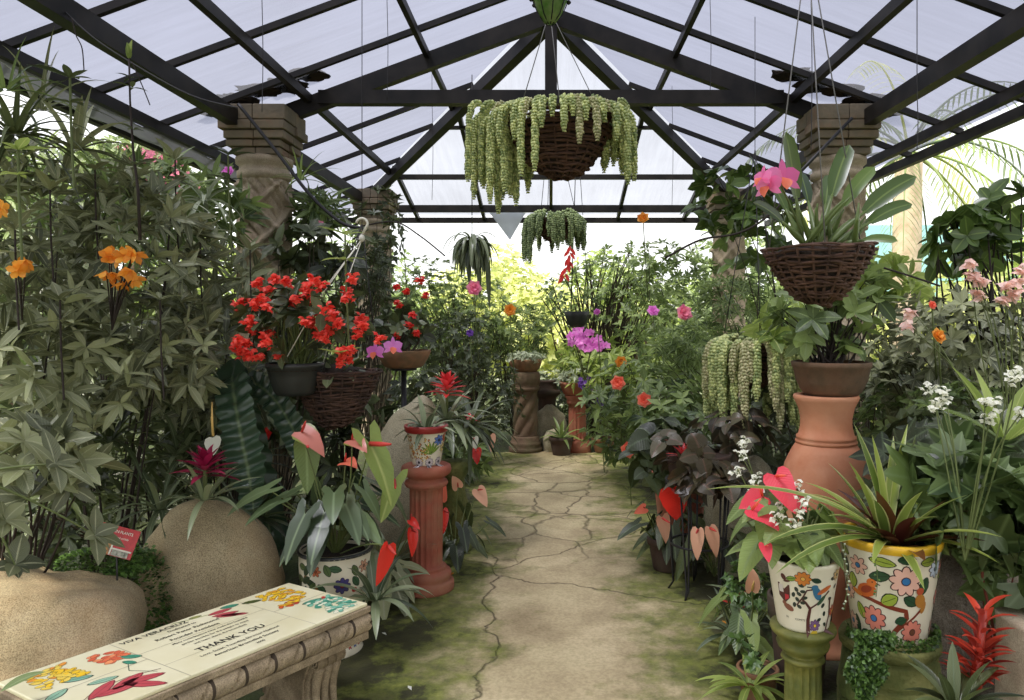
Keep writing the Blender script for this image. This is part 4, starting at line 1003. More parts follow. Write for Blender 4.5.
# ------------------------------------------------------------------ baskets
def wicker(label, c, R0, H, rows, mat='twig', name='wicker_basket', hang=None, pw=.62, seed=1, group=None, tw=1.0):
    """c = centre of rim"""
    root = thing(name, label, 'basket', V(c) - UP * H, group); Rw = random.Random(seed); mb = MB(); c = V(c)
    for i in range(rows):
        t = i / (rows - 1); r = R0 * (1 - (1 - t) ** 2 * .0) * (t ** pw * .80 + .20) ; z = -H * (1 - t); ns = 22
        for s_ in range(2):
            pts = []; ph = Rw.random() * 6; tilt = Rw.uniform(-.012, .012)
            for j in range(61):
                a = 2 * PI * j / 60 * (1.02); w_ = .010 * math.sin(a * ns / 2 + (i % 2) * PI + s_ * PI)
                pts.append(c + V(((r + w_) * math.cos(a + ph), (r + w_) * math.sin(a + ph), z + tilt * math.sin(a) * R0 * 4 + .004 * math.sin(a * 5 + ph) + s_ * H / rows * .45)))
            mb.tube(pts, H / rows * .34 * Rw.uniform(.8, 1.2) * tw, 5)
    mb.build('weave', M[mat], root)
    st = MB()
    for k in range(22):
        a = 2 * PI * k / 22; st.tube([c + V((R0 * ((t / 7) ** pw * .8 + .2) * math.cos(a), R0 * ((t / 7) ** pw * .8 + .2) * math.sin(a), -H * (1 - t / 7) * .99)) for t in range(8)], .006, 5)
    st.build('stakes', M[mat], root)
    li = MB(); li.lathe(c - UP * H, [(.001, .01), (R0 * .2, .01)] + [(R0 * (t ** pw * .8 + .2) - .015, H * t) for t in (.15, .3, .45, .6, .75, .9)] + [(R0 * .6, H * 1.06), (.001, H * 1.16)], 32)
    li.build('moss_lining', M['soil'], root)
    if hang:
        for k in range(hang[1]):
            a = 2 * PI * k / hang[1] + hang[2]; wi = MB(); p = c + V((R0 * math.cos(a), R0 * math.sin(a), 0))
            wi.tube([p, p.lerp(V(hang[0]), .5), V(hang[0])], .0028, 4); wi.build('wire', M['wire' if len(hang) < 4 else hang[3]], root)
        top = V(hang[0]); zr = (RZ(top.x) if top.y < YA else min(RZ(top.x), HZ(top.y))) - .01
        if zr > top.z + .05: wi = MB(); wi.tube([top, V((top.x, top.y, zr))], .0022, 4); wi.build('wire', M['cable'], root)
    return root

def tail(root, p0, out, L, r, mat, rise=.03, name='trailing_stem', k=5, sp=None, rnd=None, sway=.02):
    """one donkey tail strand: rises over the rim then hangs, clothed in plump leaves"""
    mb = MB(); out = V(out).normalized(); p = V(p0); pts = []; ph = R.random() * 6; step = sp or r * .55; s = 0
    d = (out * .9 + UP * .35).normalized(); pink = R.random() < .2
    while s < L:
        pts.append((p.copy(), d.copy())); p = p + d * step; s += step
        d = (d + V((0, 0, -1)) * min(.5, step / .032) + V((math.sin(ph + s * 9), math.cos(ph + s * 7), 0)) * sway * .5).normalized()
    n_ = len(pts)
    for i, (q, dd) in enumerate(pts):
        a, b_ = perp(dd); kk = k
        rr = r * (1.0 if i < n_ - 4 else 1 - .12 * (i - n_ + 5))
        for j in range(kk):
            t = 2 * PI * (j + (i % 2) * .5) / kk + i * .35; rad = a * math.cos(t) + b_ * math.sin(t); mb.cur = R.random()
            mb.egg(q, (rad * .8 + dd * .75).normalized(), rr * R.uniform(.95, 1.2), rr * .36, 4, 3)
    o = mb.build(name, M['sedum_pink' if (pink and mat == 'sedum') else mat], root); return o

def donkey(label, c, R0, H, hang, strands, mat, r=.026, wick=True, seed=2, Lr=(.12, .6), side=None, mound=.12, group=None, k=5, R1=None):
    root = thing('donkey_tail_plant', label, 'hanging plant', V(c), group)
    bsk = wicker('dark wicker basket holding the ' + label, c, R0, H, 13, 'twig', seed=seed, hang=hang) if wick else None
    for i in range(strands):
        a = 2 * PI * i / strands + R.uniform(-.1, .1); o = V((math.cos(a), math.sin(a), 0)); q = R.uniform(.85, 1.0) if o.y < -.3 else R.uniform(.5, 1.0)
        L = R.uniform(*Lr)
        if side: L = L * side(o)
        tail(root, V(c) + o * (R1 or R0) * q * .95 + UP * (mound * (1.15 - q)), o * R.uniform(.3, 1), L, r, mat, k=k)
    return root
# ================================================================== PLANTS, LEFT SIDE
def E(x, y, Y, rx, rz, ry=None):
    """ellipsoid centred where the picture shows x,y at depth Y with radii given in picture pixels"""
    k = Y / FPX; return (at(x, y, Y), (rx * k, (ry if ry else rx * k * .8), rz * k))
GREY = dict(mat='leaf_grey', k=6, L=.14, W=.036, droop=.35, spread=1.05, segs=4, up=.8, jit=.45, rnd=1.1, stems=.05, stem='stem_dark', fold=.22)
bush('leafy_shrub', 'tall grey leaved shrub at the left edge of the picture, above the flat boulder', 'shrub', (-2.9, 3.5, 0), [E(20, 250, 3.5, 75, 110), E(60, 370, 3.4, 80, 80)], 190, **GREY)
bush('leafy_shrub', 'broad grey leaved shrub carrying the orange blossoms, centre of the left mass', 'shrub', (-2.3, 3.9, 0), [E(130, 250, 3.8, 80, 85), E(130, 340, 3.7, 90, 70)], 240, **GREY)
bush('leafy_shrub', 'grey green shrub in front of the left carved column', 'shrub', (-1.95, 4.5, 0), [E(215, 285, 4.5, 52, 48), E(205, 370, 4.2, 55, 70)], 150, **dict(GREY, L=.16))
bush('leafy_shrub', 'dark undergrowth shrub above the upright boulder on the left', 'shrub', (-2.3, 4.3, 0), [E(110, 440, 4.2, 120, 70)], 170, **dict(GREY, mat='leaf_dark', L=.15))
bush('leafy_shrub', 'narrow leaved shrub at upper left behind the orange blossoms', 'shrub', (-2.9, 4.8, 0), [E(150, 205, 4.8, 100, 45), E(60, 190, 4.6, 70, 45)], 150, **dict(GREY, L=.17, W=.038, k=8, mat='leaf_mid'))
bush('leafy_shrub', 'low large leaved shrub at left edge over the flat boulder', 'shrub', (-2.35, 3.25, .3), [E(35, 470, 3.0, 55, 55)], 22, **dict(GREY, L=.16, W=.065, k=6, mat='leaf_grey', stems=.8))
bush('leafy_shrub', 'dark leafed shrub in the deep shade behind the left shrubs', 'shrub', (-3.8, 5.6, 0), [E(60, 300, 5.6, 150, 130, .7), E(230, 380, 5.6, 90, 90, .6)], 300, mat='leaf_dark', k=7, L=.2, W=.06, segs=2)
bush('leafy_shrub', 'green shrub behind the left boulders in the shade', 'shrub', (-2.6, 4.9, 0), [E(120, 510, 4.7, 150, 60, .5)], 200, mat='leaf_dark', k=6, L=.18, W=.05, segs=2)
# branches with large leaves reaching forward over the flat boulder
t_ = thing('leafy_branch', 'pale branch with big oval leaves hanging over the flat boulder', 'branch', at(-30, 475, 2.55)); mb = MB(); st = MB()
p0 = at(-30, 475, 2.55)
for (x, y, Yd, L_) in ((55, 464, 2.6, .15), (25, 440, 2.65, .13), (95, 535, 2.75, .12), (5, 520, 2.6, .12), (15, 565, 2.6, .10)):
    q = at(x, y, Yd); st.tube(curve_pts(p0, q, 6, .03), [.006 - .0005 * i for i in range(7)], 6, caps=False)
    whorl(mb, q, (V((.6, -.1, .5)) + rv(.2)).normalized(), 7, L_, .06, 1.25, .45, lance, .2, 6, .25)
mb.build('foliage', M['leaf_grey'], t_); st.build('stem', M['stem_green'], t_)
# orange blossoms
def trumpets(label, x, y, Y, n, sp, base):
    t_ = thing('flower_spray', label, 'flowers', at(x, y, Y))
    st = MB(); c0 = V(base)
    for i in range(n):
        q = at(x + R.uniform(-sp, sp), y + R.uniform(-sp, sp) * .8, Y + R.uniform(-.05, .05)); mb = MB()
        d = (rv(.6) + V((0, -.5, -.5))).normalized(); st.tube(curve_pts(c0, q, 4, .05), .003, 4, caps=False)
        a, b = perp(d)
        for k in range(5):
            r_ = a * math.cos(k * 1.256) + b * math.sin(k * 1.256); mb.cur = R.random(); mb.leaf(q, (d + r_ * .35).normalized(), (d * .3 - r_), .055, .026, obov, droop=.7, fold=-.3, segs=4, grav=False)
        mb.build('flower', M['orange'], t_)
    st.build('stem', M['stem_dark'], t_)
trumpets('spray of orange trumpet blossoms amid the grey leaved shrubs at left', 120, 265, 3.15, 14, 20, at(112, 330, 3.3))
trumpets('small wilted orange blossoms at the far left beside the spray of trumpets', 24, 265, 3.0, 4, 8, at(22, 320, 3.2))
trumpets('orange blossom at the left edge of the picture, highest of the three sprays', 0, 208, 3.0, 2, 3, at(-10, 250, 3.2))
# strappy plants in the upper left corner
def strappy(name, label, cat, c, n, L, W, mat='leaf_strap', elev=(.1, 1.3), droop=1.2, prof=strap, fold=.35, segs=8, core=.02, group=None, rot=None, wave=0, root=None, pname='foliage'):
    c = V(c); rt = root or thing(name, label, cat, c, group); mb = MB()
    for i in range(n):
        t = i * 2.39996 + R.uniform(-.2, .2); el = elev[0] + (elev[1] - elev[0]) * (i / max(1, n - 1)) + R.uniform(-.08, .08)
        rad = V((math.cos(t), math.sin(t), 0)); d = rad * math.cos(el) + UP * math.sin(el); nn = UP * math.cos(el) - rad * math.sin(el); mb.cur = R.random()
        if rot: d = rot @ d; nn = rot @ nn
        mb.leaf(c + rad * core, d, nn, L * R.uniform(.75, 1.1), W * R.uniform(.85, 1.1), prof, droop=droop * R.uniform(.7, 1.2), fold=fold, segs=segs, wave=wave)
    mb.build(pname, M[mat], rt); return rt
strappy('strap_leaved_plant', 'arching strap leaved plant hanging in the upper left corner', 'plant', at(15, 135, 3.2), 34, .42, .03, 'leaf_dark', (-.1, 1.4), 1.6, grass)
strappy('strap_leaved_plant', 'upright pointed leaf tuft just left of the tall bud stalk', 'plant', at(75, 150, 3.4), 22, .28, .04, 'leaf_grey', (.1, 1.4), 1.0)
strappy('strap_leaved_plant', 'pale strap leaf tuft against the left column among the shrubs', 'plant', at(205, 200, 4.4), 22, .30, .028, 'leaf_silver', (-.3, 1.3), 1.6)
strappy('strap_leaved_plant', 'pale strap leaf tuft in the middle of the upper left shrubs', 'plant', at(165, 205, 4.1), 26, .34, .03, 'leaf_silver', (-.3, 1.3), 1.6)
# tall stalk with bud
t_ = thing('bud_stalk', 'tall thin stalk ending in a pale green bud under the left roof panes', 'plant', at(140, 230, 3.1)); mb = MB(); pts = [at(x, y, 3.1) for x, y in ((140, 240), (138, 190), (133, 150), (130, 100), (129, 58))]
mb.tube(pts, [.007, .006, .005, .004, .004], 5); mb.build('stem', M['stem_dark'], t_); mb = MB()
whorl(mb, at(129, 60, 3.1), UP, 5, .085, .028, .25, .1, lance, .5, 5); mb.build('bud', M['leaf_bright'], t_); mb = MB()
for (x, y) in ((131, 78), (132, 88), (134, 130), (137, 165)): whorl(mb, at(x, y, 3.1), UP, 4, .07, .02, 1.2, .5, lance, .3, 4)
mb.build('foliage', M['leaf_dark'], t_)
for (x, y, Yd, L_, lab) in ((70, 78, 3.0, .13, 'dark whorl of leaves on a thin stalk below the left roof beam'), (18, 150, 2.7, .1, 'light green shoot at the left edge below the hanging straps'), (228, 155, 4.1, .15, 'dark green whorl of leaves just left of the carved column capital'), (345, 235, 3.7, .16, 'bright yellow green shoot rising above the red blossoms')):
    t_ = thing('leafy_shoot', lab, 'plant', at(x, y + 90, Yd)); mb = MB(); mb.tube([at(x + 4, y + 110, Yd), at(x + 1, y + 50, Yd), at(x, y, Yd)], .005, 5, caps=False); mb.build('stem', M['stem_green'], t_); mb = MB()
    whorl(mb, at(x, y, Yd), UP, 6, L_, .045, 1.1, .3, lance, .25, 6); whorl(mb, at(x, y + 25, Yd), UP, 4, L_ * .8, .04, 1.3, .5, lance, .25, 5); mb.build('foliage', M['leaf_bright' if 'light' in lab or 'bright' in lab else 'leaf_dark'], t_)

# ---- hanging begonia in the black pot
def red_clusters(root, pts, nb=11, r=.013, sp=.03, mat='coral', name='flower_cluster'):
    for p in pts:
        mb = MB()
        for i in range(nb): bell(mb, V(p) + rv(sp * R.uniform(.2, 1)), r)
        mb.build(name, M[mat], root)
hc = at(295, 364, 3.9); hb = thing('hanging_pot', 'black plastic hanging pot under the mass of red blossoms', 'pot', hc - UP * .16)
pot(hb, hc - UP * .16, [(.005, 0), (.09, 0), (.105, .02), (.128, .09), (.14, .14), (.148, .145), (.148, .165), (.143, .168)], 'black_plastic', soil=.02)
hk = at(362, 224, 3.95)
def begf(root):
    pts = []
    for (x, y, k, sx_, sy_) in ((250, 320, 11, 16, 40), (300, 298, 9, 28, 16), (330, 300, 8, 25, 25), (345, 335, 7, 22, 18), (268, 345, 5, 14, 12), (370, 325, 4, 12, 14), (275, 285, 3, 18, 8), (258, 300, 4, 12, 12), (315, 322, 4, 16, 10), (335, 355, 3, 16, 8)):
        for i in range(k): pts.append(at(x + R.uniform(-sx_, sx_), y + R.uniform(-sy_, sy_), 3.72 + R.uniform(-.12, .12)))
    red_clusters(root, pts, 14, .014, .032)
bush('flowering_begonia', 'begonia covered in coral red blossoms in the black hanging pot', 'flowering plant', hc - UP * .02, [E(305, 320, 3.9, 62, 42)], 62, k=5, L=.10, W=.05, mat='leaf_dark', stem='stem_green', prof=oval, stems=.9, segs=4, flowers=begf, sr=.004)
for (x, y, Yd, L_, lab) in ((340, 355, 3.6, .1, 'olive green leaf rosette between the black pot and the wicker basket'),):
    t_ = thing('leafy_shoot', lab, 'plant', at(x, y + 20, Yd)); mb = MB(); whorl(mb, at(x, y, Yd), UP, 6, L_, .045, 1.0, .3, lance, .25, 5); mb.build('foliage', M['leaf_bright'], t_)
# white hook and cords
t_ = thing('plant_hanger', 'white plastic hook hanger above the red blossoms', 'hanger', hk); mb = MB()
mb.tube([hk + V((.03 * math.cos(a), 0, .03 * math.sin(a))) for a in [PI * .95 - i * .38 for i in range(9)]] + [hk + V((.0, 0, -.06))], .007, 7); mb.build('hook', M['white_plastic'], t_)
mb = MB(); mb.blob(hk - UP * .075, (.016, .016, .02), n=12, m=8); mb.build('cap', M['white_plastic'], t_)
for k in range(3):
    a = 2 * PI * k / 3 + .4; mb = MB(); mb.tube([hk - UP * .08, hk.lerp(hc + V((.14 * math.cos(a), .14 * math.sin(a), 0)), .5), hc + V((.14 * math.cos(a), .14 * math.sin(a), 0))], .003, 5); mb.build('cord', M['white_plastic'], t_)
mb = MB(); mb.tube([hk + UP * .02, V((hk.x, hk.y, RZ(hk.x) - .01))], .0022, 4); mb.build('cord', M['cable'], t_)
# wicker basket with orchid below
wc = at(336, 372, 4.1); bk = wicker('dark wicker basket hanging below the red blossoms at left', wc + V((0, 0, 0)), .235, .30, 14, 'twig_dark', seed=4, hang=(at(362, 224, 4.1), 3, .5, 'cable'))
op = thing('orchid_plant', 'orchid with thick leaves and purple flowers in the left wicker basket', 'orchid', wc); mb = MB()
for (dx, dy, dz, L_, W_) in ((-.5, -.7, .35, .2, .05), (.1, -.9, .3, .18, .055), (.5, -.6, .4, .16, .045), (-.3, -.8, .6, .18, .04), (.8, -.3, .5, .15, .04), (-.8, .2, .6, .2, .045), (.3, .5, .8, .2, .04), (-.1, -.6, .9, .17, .035)):
    d = V((dx, dy, dz)).normalized(); mb.cur = R.random(); mb.leaf(wc + V((dx * .1, dy * .12, .0)), d, UP, L_, W_, blunt, droop=1.3, fold=.3, segs=7)
mb.build('foliage', M['leaf_strap'], op)
for (x, y, r_, f) in ((375, 352, .055, (-.2, -1, .1)), (393, 347, .055, (.3, -1, .1))): orchid(op, at(x, y, 3.85), V(f), r_, 'orchid', 'orchid_lip')
mb = MB(); mb.tube(curve_pts(wc + V((.05, -.1, 0)), at(384, 352, 3.87), 6, .1), .004, 5); mb.build('flower_stem', M['stem_green'], op)
# second red begonia in the clay bowl
lcv = V(lc)
def beg2(root):
    red_clusters(root, [at(x + R.uniform(-9, 9), y + R.uniform(-11, 11), 5.15 + R.uniform(-.1, .1)) for x, y in ((412, 285), (399, 300), (420, 300), (415, 318), (405, 325), (422, 322), (425, 335), (396, 305), (402, 290), (410, 310))], 13, .014, .03, 'red')
bush('flowering_begonia', 'red flowering begonia in the shallow orange clay bowl at left', 'flowering plant', lcv + UP * .1, [E(402, 322, 5.3, 28, 26)], 26, k=5, L=.10, W=.06, mat='leaf_dark', prof=oval, stems=.9, segs=3, flowers=beg2, sr=.004)

# ---- bromeliads
def guzmania(label, c, n, L, W, bl, bw, bn, lmat, bmat, H, name='bromeliad', el=(.1, 1.3), group=None, white=False):
    c = V(c); rt = strappy(name, label, 'bromeliad', c, n, L, W, lmat, el, 1.1, group=group, pname='foliage')
    mb = MB(); top = c + UP * H
    st = MB(); st.tube([c, top], .01, 6); st.build('flower_stem', M['stem_green'], rt)
    for i in range(bn):
        t = i * 2.4; k = i / bn; el_ = .1 + 1.2 * k; rad = V((math.cos(t), math.sin(t), 0)); d = rad * math.cos(el_) + UP * math.sin(el_); nn = UP * math.cos(el_) - rad * math.sin(el_); mb.cur = R.random()
        mb.leaf(top - UP * (.35 * H * (1 - k)), d, nn, bl * (1.1 - .5 * k), bw, lance, droop=.4, fold=.4, segs=5)
    mb.build('flower_bracts', M[bmat], rt); return rt
guzmania('magenta star bromeliad behind the upright boulder', at(205, 500, 3.5), 16, .28, .035, .16, .036, 26, 'leaf_strap', 'bract_magenta', .17)
guzmania('red flowered bromeliad right behind the mosaic pot', at(447, 420, 5.0), 30, .34, .045, .15, .04, 26, 'leaf_strap', 'bract_red', .25, el=(-.5, 1.2))
guzmania('dark strappy bromeliad arching toward the path behind the mosaic pot', at(470, 425, 5.3), 34, .42, .04, .07, .02, 8, 'leaf_dark', 'bract_red', .05, el=(-.6, 1.1))
strappy('bromeliad', 'grey green strap leaved bromeliad planted in the mosaic pot', 'bromeliad', V((c[0], c[1], 0)) * 0 + V((-.735, 4.42, .93)), 15, .24, .04, 'leaf_strap', (.15, 1.35), 1.25, fold=.4)
strappy('bromeliad', 'dark strap leaved bromeliad beneath the magenta star', 'bromeliad', at(160, 510, 3.8), 26, .36, .035, 'leaf_strap', (.0, 1.2), 1.2)
strappy('bromeliad', 'dark bromeliad rosette below the ribbed leaves, left of the jar', 'bromeliad', at(255, 520, 4.0), 20, .3, .05, 'leaf_dark', (.0, 1.1), .9)
# ---- ribbed giant leaves
rib = thing('birds_nest_plant', 'giant dark green corrugated leaf arching behind the magenta bromeliad', 'plant', at(275, 560, 4.4) * 1.0)
def ribbed(pts, W_):
    mb = MB(); rows = []; n_ = 150; P = [V(p) for p in pts]
    def cr(t):
        k = len(P) - 1; s = t * k; i = min(int(s), k - 1); f = s - i; p0 = P[max(i - 1, 0)]; p1 = P[i]; p2 = P[i + 1]; p3 = P[min(i + 2, k)]
        return .5 * ((2 * p1) + (p2 - p0) * f + (2 * p0 - 5 * p1 + 4 * p2 - p3) * f * f + (3 * p1 - p0 - 3 * p2 + p3) * f ** 3)
    for i in range(n_ + 1):
        t = i / n_; p = cr(t); d = (cr(min(1, t + .01)) - cr(max(0, t - .01))).normalized(); side = d.cross(V((0, -1, .15))).normalized(); nn = side.cross(d)
        if nn.y > 0: nn = -nn
        hw = W_ / 2 * min(1, t * 6 + .25) * min(1, (1 - t) * 5 + .12) ** .7; row = []
        for j in range(9):
            u = j / 4 - 1; rp_ = .016 * math.sin(i * .95 + abs(u) * 1.4) * min(1, abs(u) * 3); row.append(p + side * u * hw * (1 + .06 * math.sin(i * 1.15) * abs(u)) + nn * (rp_ + .12 * hw * abs(u)))
        rows.append(row)
    mb.grid(rows, uv=True); return mb
ribbed([at(275, 560, 4.3), at(258, 470, 4.25), at(240, 400, 4.1), at(232, 378, 4.0), at(238, 420, 3.8), at(248, 470, 3.7), at(254, 512, 3.65)], .19).build('leaf_blade', M['leaf_ribbed'], rib)
ribbed([at(290, 560, 4.4), at(262, 470, 4.4), at(240, 400, 4.3), at(250, 382, 4.2), at(275, 400, 4.1), at(298, 440, 4.0), at(312, 480, 3.95)], .14).build('leaf_blade', M['leaf_ribbed'], rib)
t_ = thing('white_flamingo_flower', 'single white flamingo flower beside the ribbed leaf', 'flower', at(215, 480, 3.7))
mb = MB(); mb.tube(curve_pts(at(222, 520, 3.8), at(216, 446, 3.7), 5, .02), .004, 5); mb.build('flower_stem', M['stem_green'], t_)
mb = MB(); mb.shape(at(213, 438, 3.7), V((.2, -.4, -.8)), V((0, -1, .3)), .085, WIDE, droop=.2, cup=.6, fold=.4); mb.build('spathe', M['spathe_white'], t_)
mb = MB(); mb.tube([at(213, 436, 3.69), at(212, 420, 3.68), at(212, 402, 3.68)], [.006, .006, .003], 6); mb.build('spadix', M['spadix_yellow'], t_)

# ---- flamingo flowers in the painted jar
def anthurium(label, c, leaves, L, mat='leaf_grey', shape=ARROW, up=(.25, 1.0), H=(.1, .35), flowers=(), name='flamingo_flower_plant', group=None, droop=.5):
    c = V(c); rt = thing(name, label, 'flowering plant', c, group); mb = MB(); st = MB()
    for i in range(leaves):
        t = i * 2.4 + R.uniform(-.3, .3); rad = V((math.cos(t), math.sin(t), 0)); h = R.uniform(*H); o = c + rad * h * R.uniform(.4, .9) + UP * h
        st.tube(curve_pts(c, o, 5, .08), .004, 5, caps=False); d = (rad * .8 + V((0, 0, -R.uniform(.1, 1.0)))).normalized(); nn = (rad * .5 + UP * .8 + V((0, -.3, 0))).normalized(); mb.cur = R.random()
        mb.shape(o, d, nn, L * R.uniform(.7, 1.1), shape, droop=droop, cup=.25, fold=.15)
    mb.build('foliage', M[mat], rt); st.build('stems', M['stem_green'], rt)
    for f in flowers:
        p, d, nn, l_, m_, sm = f[:6]; spathe(rt, V(p), V(d), V(nn), l_, m_, sm, stem_from=c, droop=f[6] if len(f) > 6 else .3, shape=f[7] if len(f) > 7 else HEART)
    return rt
jt = V((-1.04, 3.62, .45))
anthurium('flamingo flower plant with big arrow leaves in the painted jar', jt, 30, .21, 'leaf_anth', H=(.14, .36), flowers=[
    (at(302, 432, 3.55), (.7, -.3, -.35), (0, -.6, .8), .15, 'spathe_rosy', 'spadix_red', 1.0), (at(306, 440, 3.6), (-.0, -.3, -.9), (.5, -1, .1), .24, 'leaf_mid', 'spadix_red', .4, NARROW),
    (at(352, 440, 3.5), (.6, -.5, .1), (0, -.5, .9), .12, 'spathe_rosy', 'spadix_red', .8), (at(370, 444, 3.5), (.5, -.3, -.8), (.6, -.6, .3), .28, 'leaf_bright', 'spadix_red', .5, ARROW),
    (at(345, 462, 3.6), (.5, -.6, .1), (0, -.5, .9), .11, 'salmon', 'spadix_red', .8), (at(388, 546, 3.3), (-.15, -.2, -.95), (.9, -1, .1), .17, 'spathe_red', 'spadix_red', .2, NARROW), (at(394, 480, 3.6), (-.2, -.3, -.95), (.5, -1, .1), .2, 'leaf_bright', 'spadix_red', .2, ARROW)])
anthurium('low flamingo flower plant with red blooms around the foot of the fluted pedestal', (-.93, 4.12, .05), 16, .2, 'leaf_grey', H=(.1, .3), flowers=[
    (at(410, 520, 4.0), (.5, -.3, -.1), (0, -.6, .8), .09, 'spathe_red', 'spadix_red', .5, NARROW), (at(412, 530, 4.0), (.2, -.4, -.8), (.6, -1, .3), .13, 'spathe_red', 'spadix_red', .4, NARROW)])
anthurium('flamingo flower plant with salmon blooms at the left path edge', (-.62, 4.85, .02), 14, .18, 'leaf_dark', H=(.1, .32), flowers=[
    (at(440, 497, 4.7), (.1, -.4, .9), (0, -1, .2), .14, 'salmon', 'spadix_yellow'), (at(443, 510, 4.7), (.1, -.3, -.9), (.9, -1, .2), .14, 'spathe_red', 'spadix_red', .3, NARROW), (at(478, 490, 4.9), (.5, -.3, -.8), (.3, -.8, .5), .12, 'spathe_peach', 'spadix_red'), (at(458, 487, 4.9), (-.2, -.4, .8), (.3, -1, .1), .10, 'spathe_peach', 'spadix_red')])
anthurium('flamingo flower plant with a red and a cream bloom by the far left path edge', (-.95, 6.3, .02), 16, .2, 'leaf_dark', H=(.1, .4), flowers=[
    (at(476, 450, 6.2), (.1, -.4, -.9), (0, -1, .2), .12, 'spathe_red', 'spadix_red'), (at(490, 436, 6.4), (.2, -.4, -.9), (0, -1, .2), .13, 'spathe_peach', 'spadix_red'), (at(474, 438, 6.4), (.2, -.4, -.9), (0, -1, .2), .10, 'spathe_white', 'spadix_red')])
strappy('strap_leaved_plant', 'grey leaved plant drooping over the path edge beside the jar', 'plant', at(375, 600, 3.5), 16, .3, .05, 'leaf_strap', (.0, 1.2), 1.2)
strappy('strap_leaved_plant', 'dark tuft with long leaves left of the fluted pedestal foot', 'plant', (-.95, 4.4, .15), 18, .3, .045, 'leaf_strap', (.1, 1.3), 1.2)
# ground creeper between the boulders
mb = MB(); bs_ = thing('creeping_plant', 'mat of tiny green leaves filling the gap between the two boulders', 'ground cover', at(135, 600, 3.35))
for i in range(2600):
    q = rv(); r_ = R.uniform(.7, 1); p = at(137, 605, 3.42) + V((q.x * .17 * r_, q.y * .16 * r_, q.z * .27 * r_)); mb.cur = R.random()
    mb.leaf(p, (q + rv(.6)).normalized(), UP, .022, .02, oval, segs=1, fold=.2)
for i in range(900):
    q = rv(); p = at(105, 562, 3.35) + V((q.x * .2, q.y * .12, q.z * .05)); mb.cur = R.random(); mb.leaf(p, (q + rv(.6)).normalized(), UP, .022, .02, oval, segs=1, fold=.2)
mb.build('foliage', M['creeper'], bs_)
# plant sign
sc_ = at(116, 541, 3.2); sg = thing('plant_sign', 'small red card with a flower photo stuck behind the boulders', 'sign', sc_)
q = Matrix.Rotation(.25, 3, 'Y') @ Matrix.Rotation(-.3, 3, 'X')
def sb(n_, x0, x1, z0, z1, y, m_):
    mb = MB(); mb.smooth = False; b = 0
    for yy in (y, y + .004):
        for x, z in ((x0, z0), (x1, z0), (x1, z1), (x0, z1)): mb.v.append(sc_ + q @ V((x, yy, z)))
    for f in ((0, 1, 2, 3), (7, 6, 5, 4), (0, 4, 5, 1), (1, 5, 6, 2), (2, 6, 7, 3), (3, 7, 4, 0)): mb.quad(f)
    return mb.build(n_, M[m_], sg)
M['card_red'] = flatmat('card_red', S(190, 50, 50), .4, scale=60, c2=S(168, 40, 44)); M['card_orange'] = flatmat('card_photo', S(214, 150, 70), .4, scale=70, c2=S(90, 60, 34)); M['card_dark'] = flatmat('card_dark', S(60, 66, 50), .4, scale=60, c2=S(190, 190, 170))
sb('card', -.085, .085, -.06, .06, 0, 'card_red'); sb('photo', -.08, -.012, -.058, .0, -.003, 'card_orange'); sb('photo', .0, .07, -.058, -.035, -.003, 'card_dark'); sb('white_border', -.010, -.004, -.058, .02, -.004, 'white_plastic'); sb('white_border', -.004, .08, -.034, -.028, -.004, 'white_plastic')
for z_, s_ in ((.034, 'GARDEN PLANTS'), (.012, 'bromeliads and orchids'),):
    text_mesh(s_, .016 if z_ > .02 else .011, 'white_plastic', sg, sc_ + q @ V((0, -.005, z_)), q @ V((1, 0, 0)), q @ V((0, 0, 1)), lift=.001)
mb = MB(); mb.tube([sc_ + V((0, .006, 0)), sc_ + V((0, .01, -.36))], .004, 5); mb.build('stake', M['iron'], sg)
# creepers on far left column and filler bushes
bush('creeper', 'dark small leaved creeper climbing the far left column', 'climbing plant', (-2.05, 8.6, 0), [E(378, 232, 8.3, 26, 50, .25), E(365, 290, 8.0, 26, 50, .3), E(385, 330, 8.2, 34, 40, .3)], 240, k=6, L=.11, W=.05, mat='leaf_dark', segs=1, prof=oval)
bush('fine_fern', 'fine leaved grey green bush hanging between the hook and the far column', 'bush', (-1.7, 6.2, 0), [E(365, 268, 6.0, 26, 32)], 150, k=7, L=.07, W=.016, mat='leaf_dark', segs=1)
bush('leafy_shrub', 'round leaved shrub behind the red blossoms', 'shrub', (-1.9, 5.2, 0), [E(320, 250, 5.4, 50, 30), E(300, 400, 5.2, 70, 60, .4)], 90, k=6, L=.16, W=.07, mat='leaf_dark', segs=3, prof=oval)
bush('leafy_shrub', 'bright lime shrub glimpsed behind the ribbed leaves', 'shrub', (-2.3, 6.5, 0), [E(240, 425, 6.2, 60, 50, .4)], 110, k=6, L=.12, W=.06, mat='leaf_bright', segs=2)
bush('small_leaf_bush', 'dark small leaved bush left of the spiral pedestal', 'bush', (-1.1, 8.4, 0), [E(488, 400, 8.2, 36, 50), E(460, 345, 8.0, 40, 40)], 480, k=7, L=.065, W=.03, mat='leaf_dark', segs=1, prof=oval)
bush('small_leaf_bush', 'light green small leaved bush left of the far hanging plants', 'bush', (-1.1, 9.6, 0), [E(460, 320, 9.4, 60, 50), E(430, 300, 9.0, 40, 45)], 600, k=7, L=.07, W=.032, mat='leaf_mid', segs=1, prof=oval)
bush('leafy_shrub', 'dark shrub under the clay bowl post at left', 'shrub', (-1.3, 5.6, 0), [E(430, 410, 5.8, 40, 50, .4), E(350, 470, 5.3, 50, 60, .25)], 110, k=6, L=.15, W=.05, mat='leaf_dark', segs=3)
